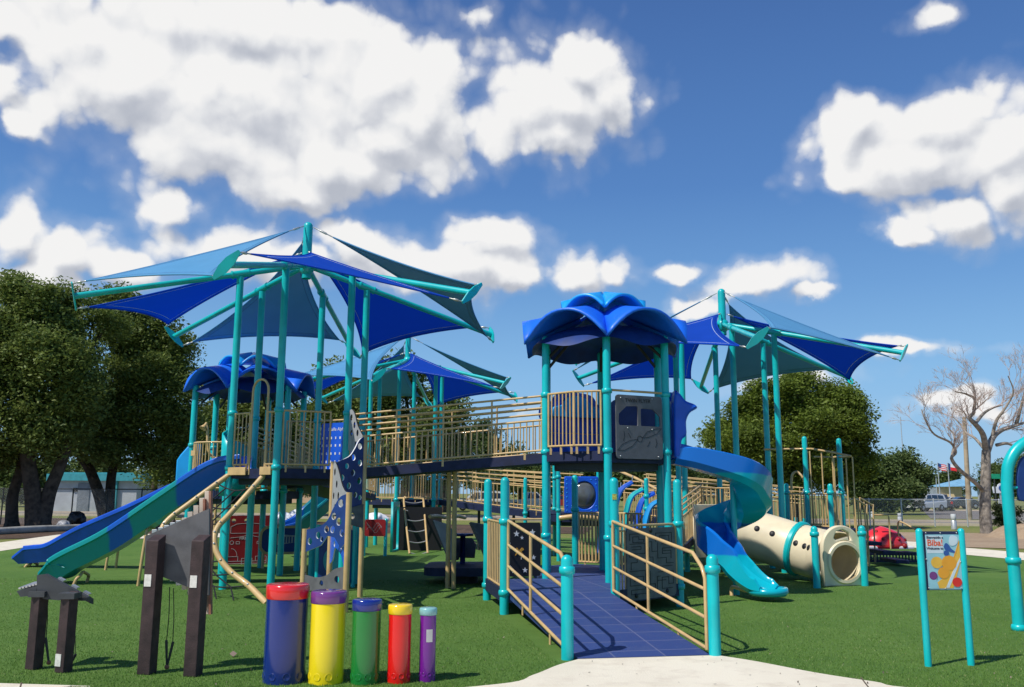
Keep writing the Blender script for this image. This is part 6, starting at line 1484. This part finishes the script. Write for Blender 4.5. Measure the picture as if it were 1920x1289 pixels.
# vehicles
def car(label, loc, heading, kind, paint, lower=None, group='vehicles parked on the far side of the road'):
    t = thing('parked_car', label, 'car', (0, 0, 0), group)
    if kind == 'pickup': prof = [(-2.6, .45), (-2.62, .95), (-.75, 1.0), (-.7, 1.02), (-.45, 1.72), (.55, 1.74), (1.25, 1.08), (2.45, .98), (2.6, .75), (2.6, .4)]; L_ = 5.2; ax = (-1.6, 1.7); win = [[(-.42, 1.1), (-.28, 1.62), (.08, 1.64), (.08, 1.1)], [(.15, 1.1), (.15, 1.64), (.5, 1.64), (1.0, 1.1)]]
    elif kind == 'suv': prof = [(-2.35, .4), (-2.4, 1.0), (-2.2, 1.66), (-1.9, 1.76), (.45, 1.76), (1.2, 1.08), (2.2, .96), (2.38, .7), (2.36, .38)]; L_ = 4.8; ax = (-1.45, 1.5); win = [[(-2.05, 1.12), (-1.95, 1.6), (-1.1, 1.64), (-1.1, 1.12)], [(-1.0, 1.12), (-1.0, 1.65), (-.15, 1.65), (-.15, 1.12)], [(-.05, 1.12), (-.05, 1.65), (.42, 1.64), (.95, 1.12)]]
    else: prof = [(-2.25, .35), (-2.3, .85), (-1.55, .98), (-.85, 1.42), (.25, 1.44), (1.05, .96), (2.1, .84), (2.28, .62), (2.25, .33)]; L_ = 4.5; ax = (-1.35, 1.4); win = [[(-1.3, 1.0), (-.8, 1.34), (-.35, 1.36), (-.35, 1.0)], [(-.27, 1.0), (-.27, 1.36), (.22, 1.36), (.8, 1.0)]]
    hw = lambda z: .9 if z < 1.0 else .9-.24*(z-1.0)
    n = len(prof); mb = MB()
    l = [V(x, -hw(z), z) for x, z in prof]; r = [V(x, hw(z), z) for x, z in prof]
    mb.add(l, [tuple(range(n))]); mb.add(r, [tuple(range(n))[::-1]])
    for i in range(n): j = (i+1) % n; mb.add([l[i], r[i], r[j], l[j]], [(0, 1, 2, 3)])
    mb.build('body', paint, t, bevel=.06)
    if lower: mb = MB(); mb.box((0, 0, .62), (L_*.985, 1.84, .46)); mb.build('lower_body', lower, t, bevel=.05)
    for s in (-1, 1):
        for w in win:
            mb = MB(); mb.add([V(x, s*(hw(z)+.012), z) for x, z in w], [tuple(range(len(w)))]); mb.build('side_window', 'glass', t)
        for x in ax:
            wr = .36; mb = MB(); mb.slathe([(.2, -.12), (wr-.03, -.12), (wr, -.08), (wr, .08), (wr-.03, .12), (.2, .12)], (x, s*.82, wr), V(0, 1, 0), 18); wh = mb.build('wheel', 'tyre', t)
            mb = MB(); mb.slathe([(0, .10), (.06, .11), (.2, .10), (.23, .08)], (x, s*.83, wr), V(0, s, 0), 14)
            for k in range(5): a_ = 2*PI*k/5; mb.beam(V(x, s*.95, wr), V(x+.2*math.cos(a_), s*.94, wr+.2*math.sin(a_)), .05, .02, up=V(0, 1, 0))
            mb.build('rim', 'rim', wh)
        mb = MB(); mb.box((prof[-2][0]-.03, s*.66, .76), (.1, .36, .16)); mb.build('headlight', 'lamp_clear', t)
        mb = MB(); mb.box((prof[1][0]+.02, s*.72, .85), (.08, .2, .26)); mb.build('taillight', 'lamp_red', t)
    i = next(k for k in range(n) if prof[k][1] > 1.4 and prof[k+1][1] < 1.3)
    (xa_, za_), (xb_, zb2) = prof[i], prof[i+1]; q = lambda t_: (xa_+(xb_-xa_)*t_+.012, za_+(zb2-za_)*t_+.02)
    p1, p2 = q(.12), q(.92); mb = MB(); mb.add([V(p1[0], -hw(p1[1])+.06, p1[1]), V(p1[0], hw(p1[1])-.06, p1[1]), V(p2[0], hw(p2[1])-.06, p2[1]), V(p2[0], -hw(p2[1])+.06, p2[1])], [(0, 1, 2, 3)]); mb.build('windscreen', 'glass', t)
    t.location = loc; t.rotation_euler = (0, 0, heading); return t
car('pale silver car with dark lower body parked under the bridge line', (gx(898, 84), 84, 0), PI+.06, 'suv', 'car_silver', 'car_brown')
car('white pickup parked right of the silver two tone car', (gx(996, 92), 92, 0), .05, 'pickup', 'car_white')
car('small red car partly hidden behind the centre tower post', (gx(1052, 97), 97, 0), PI, 'sedan', 'car_red')
car('white off-road car on the right beyond the chain link fence', (gx(1732, 92), 92, 0), R_(-150), 'suv', 'car_white')
car('dark blue car just left of the white off-road car', (gx(1703, 95), 95, 0), R_(-160), 'sedan', 'car_dark')
car('dark grey pickup right behind the white off-road car', (gx(1760, 98), 98, 0), R_(75), 'pickup', 'car_dark')
car('farther white car above the dark grey pickup', (gx(1762, 122), 122, 0), R_(110), 'suv', 'car_white')
car('far silver car left of the gate house', (gx(1780, 112), 112, 0), R_(185), 'sedan', 'car_silver')
car('white car beside the pavilion at the back of the lot', (gx(1720, 124), 124, 0), R_(75), 'suv', 'car_silver')
car('dark car parked in front of the gate house', (gx(1800, 110), 110, 0), R_(175), 'sedan', 'car_dark')
# bags, bin, log
def lump(name, label, c, rx, ry, rz, material, cat, seed, n=22, amp=.22, group=None):
    r_ = random.Random(seed); ph = [r_.uniform(0, 6.28) for _ in range(8)]
    def f(u, v):
        a = u*2*PI; b = v*PI*.98; k = 1+amp*(.5*math.sin(3*a+ph[0])*math.sin(2*b+ph[1])+.4*math.sin(5*a+ph[2]+3*b)+.3*math.sin(9*a+ph[3])*math.sin(7*b+ph[4]))*math.sin(b)
        z = math.cos(b); return V(c.x+rx*k*math.sin(b)*math.cos(a), c.y+ry*k*math.sin(b)*math.sin(a), max(.0, rz*.82+rz*k*z))
    mb = MB(); mb.grid(f, n*2, n); o = mb.build(name, material); tag(o, label, cat, group); return o
g_ = gp(140, 992)
t = thing('rubbish_bin', 'black rubbish bin with a crumpled black bag by the left trees', 'bin', g_.to_tuple())
mb = MB(); mb.slathe([(.22, 0), (.27, .6)], g_, n=16); mb.build('bin_body', 'dark_steel', t)
o = lump('bin_bag', None, V(g_.x+.04, g_.y, .3), .36, .33, .34, 'black_bag', None, 3); o.parent = t; o.location = (-g_.x, -g_.y, .12); 
for k in ('label', 'category'):
    if k in o: del o[k]
lump('plastic_bag', 'grey crumpled plastic bag on the ground left of the black bin', gp(118, 994), .27, .22, .22, 'grey_bag', 'bag', 6)
lump('white_sack', 'large white sack heap behind the red fire engine board', V(gx(530, 45), 45, 0), .55, .4, .34, 'white_bag', 'sack', 11, group='white sacks lying beyond the turf')
lump('white_sack', 'widest white sack heap, right of the canopy deck posts', V(gx(568, 45.5), 45.5, 0), .75, .45, .42, 'white_bag', 'sack', 12, group='white sacks lying beyond the turf')
lump('white_sack', 'white sack heap above the small red activity board', V(gx(706, 43), 43, 0), .55, .4, .36, 'white_bag', 'sack', 13, group='white sacks lying beyond the turf')
a, b = gp(-40, 1004), gp(150, 994)
o = MB().tube(bez([V(a.x, a.y, .1), V((a.x+b.x)/2, (a.y+b.y)/2, .12), V(b.x, b.y, .1)], 5), .14, 10).build('border_log', 'log'); tag(o, 'long grey log edging the bare ground at the left', 'log')

# ------------------------------------------------------------------ trees
def lobes(lst): 
    out = []
    for (x, y, Y_, rx, ry) in lst:
        p = at(x, y, Y_); k = Y_/F_PX; out.append((p.x, p.y, p.z, rx*k, max(rx, ry)*k*.95, ry*k))
    return out
def tree(name, label, base, trunks, lobe_list, n, leaf, material, bark='bark', seed=1, clump=.5, group=None, per=150, fill=.4, nlimb=8):
    t = thing(name, label, 'tree' if 'shrub' not in name else 'shrub', (base.x, base.y, 0), group)
    lb = lobes(lobe_list); mb = MB(); rg = random.Random(seed); tops = []
    for tr in trunks:
        pts = [Vector(p) for p, _ in tr]; rs = [r for _, r in tr]
        pth = bez(pts, 5); rr = [rs[min(int(i/5), len(rs)-1)]+(rs[min(int(i/5)+1, len(rs)-1)]-rs[min(int(i/5), len(rs)-1)])*((i % 5)/5) for i in range(len(pth))]
        rr[0] *= 1.25; mb.tube(pth, rr, 10); tops.append((pth, rr))
    for i in range(nlimb):
        l = lb[i % len(lb)]; pth, rr = rg.choice(tops); k = rg.randrange(len(pth)//2, len(pth))
        q = V(l[0]+rg.uniform(-.5, .5)*l[3], l[1]+rg.uniform(-.5, .5)*l[4], l[2]+rg.uniform(-.3, .5)*l[5])
        lp_ = limb(mb, pth[k], q, rr[k]*.55, .03, .09, seed*31+i, 7)
        for j in range(2):
            e = V(l[0]+rg.uniform(-.9, .9)*l[3], l[1]+rg.uniform(-.9, .9)*l[4], l[2]+rg.uniform(-.2, .9)*l[5]); limb(mb, lp_[3+j], e, rr[k]*.25, .02, .1, seed*77+i*3+j, 5)
    mb.build('trunk', bark, t)
    pos, tint = crown_points(lb, n, clump, per, seed, fill); g_ok = pos[:, 2] > .15
    leaf_object('crown', pos[g_ok], leaf, material, t, tint[g_ok], seed)
    return t
def tk(lst): return [(at(x, y, Y_) if y < 5000 else V(0, 0, 0), r) for (x, y, Y_, r) in lst]
gb_ = gp(66, 992)
tree('oak_tree', 'large olive green oak at the far left with a thick dark trunk', gb_,
     [tk([(66, 996, 38.5, .42), (62, 930, 38.5, .34), (52, 860, 38.5, .30), (46, 770, 38.6, .24), (58, 690, 38.8, .16)]), tk([(76, 990, 38.6, .40), (92, 925, 38.8, .30), (118, 860, 39, .24), (142, 780, 39.2, .16)]), tk([(22, 990, 39.5, .3), (24, 930, 39.5, .24), (40, 860, 39.3, .2), (10, 790, 39, .14)])],
     [(50, 600, 38.5, 80, 68), (-45, 625, 38, 85, 80), (125, 600, 39, 70, 60), (40, 680, 37.5, 105, 80), (-60, 740, 38, 100, 90), (140, 690, 38, 75, 80), (20, 780, 37.5, 85, 65), (110, 790, 38.5, 75, 65), (-50, 840, 38, 75, 50), (190, 610, 40, 40, 50), (118, 556, 39.5, 44, 28), (10, 545, 39, 36, 22), (60, 830, 39.5, 60, 40)], 130000, .17, 'leaf_olive', seed=3, clump=.40, nlimb=14)
gb_ = gp(196, 980)
tree('oak_tree', 'broad dark green oak right of the far left oak, behind the blue slide', gb_,
     [tk([(200, 984, 44, .34), (188, 935, 44, .28), (170, 885, 44, .24), (145, 830, 44, .2), (150, 730, 44, .14)]), tk([(203, 984, 44.2, .30), (206, 930, 44.3, .25), (214, 870, 44.5, .22), (250, 780, 44.5, .15)])],
     [(225, 625, 44, 70, 65), (290, 655, 44, 70, 65), (335, 660, 44, 32, 40), (210, 720, 43, 85, 80), (300, 750, 43.5, 70, 75), (240, 810, 43, 90, 60), (330, 800, 44, 42, 60), (170, 800, 44, 70, 60), (200, 585, 44.5, 46, 36), (300, 850, 44, 70, 40), (350, 740, 44.5, 18, 30), (260, 580, 44, 40, 30)], 115000, .17, 'leaf_olive', seed=8, clump=.40, nlimb=12)
def bush(x, y, Y_): return gp(x, 940).__class__((gx(x, Y_), Y_, 0))
tree('oak_tree', 'dark tree behind the left flower roof tower', V(gx(430, 58), 58, 0), [tk([(372, 962, 58, .3), (380, 900, 58, .25), (400, 830, 58, .15)]), tk([(288, 958, 58, .25), (290, 900, 58, .2), (300, 850, 58, .1)])],
     [(400, 800, 58, 60, 55), (455, 850, 58, 60, 55), (350, 850, 58, 50, 40), (430, 770, 58, 45, 35), (500, 800, 58, 55, 60), (310, 880, 57, 40, 30), (540, 860, 58, 55, 55)], 42000, .26, 'leaf_olive', seed=12, clump=.6)
tree('oak_tree', 'tall dark tree behind the posts between the left canopy and the middle canopy', V(gx(625, 64), 64, 0), [tk([(625, 955, 64, .4), (622, 880, 64, .3), (630, 780, 64, .2)])],
     [(625, 765, 64, 55, 50), (580, 790, 64, 60, 50), (670, 785, 64, 55, 55), (645, 720, 64, 40, 30), (620, 830, 63, 85, 55), (690, 850, 64, 45, 45), (560, 850, 64, 45, 45), (700, 735, 65, 40, 36)], 50000, .27, 'leaf_olive', seed=15, clump=.6)
tree('oak_tree', 'dense dark tree under the middle canopy, behind the bridge rails', V(gx(780, 62), 62, 0), [tk([(775, 955, 62, .4), (772, 880, 62, .3), (785, 800, 62, .2)])],
     [(760, 745, 62, 65, 50), (820, 775, 62, 50, 50), (780, 820, 61, 80, 55), (720, 800, 62, 50, 60), (850, 830, 62, 32, 40), (760, 870, 62, 70, 40), (830, 870, 62, 45, 35), (738, 700, 62, 45, 30)], 46000, .26, 'leaf_olive', seed=18, clump=.55)
tree('oak_tree', 'pale green tree to the right of the dense tree behind the bridge', V(gx(910, 88), 88, 0), [tk([(910, 945, 88, .35), (910, 890, 88, .25), (915, 850, 88, .12)])],
     [(905, 830, 88, 42, 38), (935, 860, 88, 35, 34), (880, 870, 88, 38, 34), (915, 895, 88, 60, 26)], 24000, .3, 'leaf_far', seed=21, clump=.6)
for (x, y, Y_, w, h, lab, sd) in ((975, 890, 120, 42, 30, 'round tree in the far row, just left of the centre tower', 31), (1040, 892, 118, 46, 32, 'pale round tree in the far row, behind the blue bubble window', 32), (1110, 886, 112, 46, 36, 'far round tree under the flower roof tower deck', 33), (1185, 888, 84, 50, 36, 'dark round tree behind the curved petal climber', 34), (1255, 886, 88, 50, 38, 'dark round tree behind the tower, left of the spiral slide', 35), (1320, 880, 92, 45, 40, 'green round tree seen just under the spiral slide entry', 36),
                            (1772, 906, 150, 40, 24, 'far round tree behind the two flags', 37), (1868, 893, 145, 40, 34, 'far dark tree behind the notice board', 38), (1915, 884, 130, 42, 42, 'far dark tree at the right edge behind the arch', 39), (1735, 915, 160, 34, 18, 'low far tree behind the parked white cars', 40), (85, 892, 96, 52, 42, 'bright green far tree between the left trunks', 41), (10, 888, 92, 55, 46, 'bright green far tree at the left edge', 42), (330, 900, 110, 60, 34, 'far tree behind the pale park building', 43), (190, 880, 110, 60, 30, 'low far tree above the pale park building roof', 44), (470, 895, 130, 70, 30, 'far tree above the long tan building', 45), (590, 898, 125, 60, 28, 'low far tree right of the long tan building', 46)):
    tree('broadleaf_tree', lab, V(gx(x, Y_), Y_, 0), [tk([(x, 940, Y_, .35), (x, 915, Y_, .28), (x+2, y, Y_, .15)])], [(x, y, Y_, w*.62, h*.7), (x-w*.45, y+h*.2, Y_, w*.5, h*.6), (x+w*.45, y+h*.15, Y_, w*.5, h*.62), (x+w*.1, y-h*.35, Y_, w*.5, h*.5), (x, y+h*.65, Y_, w*.9, h*.4)], 15000, .36, 'leaf_far', seed=sd, clump=.6, group='trees in the far row', nlimb=5)
tree('oak_tree', 'dense bright green oak behind the right canopy', V(gx(1478, 44), 44, 0), [tk([(1478, 985, 44, .5), (1476, 920, 44, .42), (1470, 860, 44, .34), (1450, 800, 44, .2)]), tk([(1482, 980, 44, .35), (1492, 890, 44, .28), (1530, 830, 44, .16)])],
     [(1400, 775, 44, 58, 42), (1470, 748, 44, 62, 40), (1545, 748, 44, 58, 42), (1598, 785, 44, 38, 40), (1440, 820, 43, 80, 48), (1540, 820, 43, 80, 50), (1350, 822, 44, 28, 24), (1612, 835, 44, 28, 36), (1570, 870, 44, 62, 36), (1420, 868, 44, 60, 36), (1490, 880, 43, 70, 34), (1500, 715, 44.5, 35, 14), (1375, 850, 44, 30, 24)], 150000, .16, 'leaf_oak', seed=51, clump=.34, nlimb=14)
tree('broadleaf_tree', 'big rounded bushy tree between the dense oak and the parked cars', V(gx(1668, 78), 78, 0), [tk([(1668, 962, 78, .4), (1668, 920, 78, .3), (1672, 890, 78, .15)])],
     [(1655, 892, 78, 48, 36), (1700, 885, 78, 38, 34), (1625, 905, 78, 45, 36), (1690, 920, 77, 45, 28), (1650, 930, 77, 60, 24), (1672, 866, 78, 34, 20), (1600, 900, 78, 30, 36)], 50000, .28, 'leaf_far', seed=54, clump=.5)
# leafless tree
bt = gp(1849, 1000); BT = thing('bare_tree', 'leafless tree with pale spreading branches on the right', 'tree', bt.to_tuple()); Yt = bt.y
mbw = MB(); twg = MB(); rg = random.Random(12); tips = []
def q_(x, y, d=0): return at(x, y, Yt+d)
def branch(pts, rs):
    p = bez(pts, 4); r = [rs[0]+(rs[1]-rs[0])*i/(len(p)-1) for i in range(len(p))]; mbw.tube(p, r, 8); return p, r
tr0 = branch([q_(1850, 1004), q_(1847, 960), q_(1848, 900), q_(1849, 845)], (.27, .19))
B_ = [([q_(1849, 848), q_(1843, 815, -.3), q_(1828, 795, -.6), q_(1818, 784, -.7), q_(1826, 772, -.8), q_(1828, 740, -.9), q_(1824, 722, -1)], (.14, .035)),
      ([q_(1850, 850), q_(1862, 820, .4), q_(1880, 806, .8), q_(1905, 798, 1.2), q_(1940, 786, 1.8)], (.15, .045)),
      ([q_(1860, 822, .4), q_(1868, 790, .2), q_(1885, 765, 0), q_(1900, 735, -.3), q_(1890, 705, -.5)], (.085, .02)),
      ([q_(1848, 925), q_(1828, 905, -.4), q_(1800, 882, -.8), q_(1784, 860, -1), q_(1792, 848, -1), q_(1782, 830, -1.2), q_(1752, 815, -1.6), q_(1736, 790, -2), q_(1728, 768, -2)], (.10, .02)),
      ([q_(1848, 845), q_(1828, 822, .6), q_(1812, 812, 1), q_(1800, 795, 1.4), q_(1785, 780, 1.6)], (.07, .02)),
      ([q_(1828, 795, -.6), q_(1845, 775, .2), q_(1862, 765, .6), q_(1880, 760, 1)], (.08, .03)), ([q_(1825, 745, -.9), q_(1808, 738, -1.2), q_(1790, 735, -1.4)], (.06, .02)),
      ([q_(1905, 798, 1.2), q_(1915, 760, 1.0), q_(1925, 720, .6)], (.09, .03)), ([q_(1868, 835, .5), q_(1890, 832, .6), q_(1915, 845, .8), q_(1940, 850, 1)], (.08, .03)), ([q_(1784, 860, -1), q_(1790, 820, -.6), q_(1776, 800, -.5)], (.06, .02))]
segs = [branch(a, b) for a, b in B_]
def twigs(p, d, L_, r, depth):
    e = p+d*L_; m_ = (p+e)/2+V(rg.uniform(-1, 1), rg.uniform(-1, 1), rg.uniform(-.6, 1))*L_*.12
    (mbw if depth < 1 else twg).tube([p, m_, e], [r, r*.8, r*.55], 4, caps=False)
    if depth >= 5: return
    for k in range(3 if depth < 4 else 2):
        nd = (d+V(rg.uniform(-1, 1), rg.uniform(-1, 1), rg.uniform(-.5, .9))*.75).normalized(); twigs(p.lerp(e, rg.uniform(.45, 1)), nd, L_*rg.uniform(.55, .8), max(r*.58, .0045), depth+1)
for p, r in segs:
    for k in range(len(p)//3, len(p), 2):
        d = (p[min(k+1, len(p)-1)]-p[k-1]).normalized(); d = (d+V(rg.uniform(-1, 1), rg.uniform(-1, 1), rg.uniform(-.2, 1.1))*.8).normalized(); twigs(p[k], d, rg.uniform(.5, .95), max(.013, r[k]*.35), 1)
mbw.build('trunk', 'pale_bark', BT); twg.build('twigs', 'twig', BT)
# clipped shrub beside the arch
sh_ = V(gx(1884, 45), 45, 0); t = thing('clipped_shrub', 'dark boxy clipped shrub between the bare tree and the teal arch', 'shrub', sh_.to_tuple())
pos, tint = crown_points([(sh_.x, sh_.y, .62, .55, .5, .6), (sh_.x-.25, sh_.y, .8, .4, .4, .4), (sh_.x+.25, sh_.y, .85, .4, .4, .38), (sh_.x-.2, sh_.y, .3, .4, .4, .3), (sh_.x+.2, sh_.y, .3, .4, .4, .3)], 12000, .1, 40, 77, .5)
k = pos[:, 2] > .02; leaf_object('foliage', pos[k], .09, 'leaf_shrub', t, tint[k], 78)
mb = MB(); mb.tube([sh_, sh_+V(0, 0, .7)], .05, 6); mb.build('stem', 'bark', t)
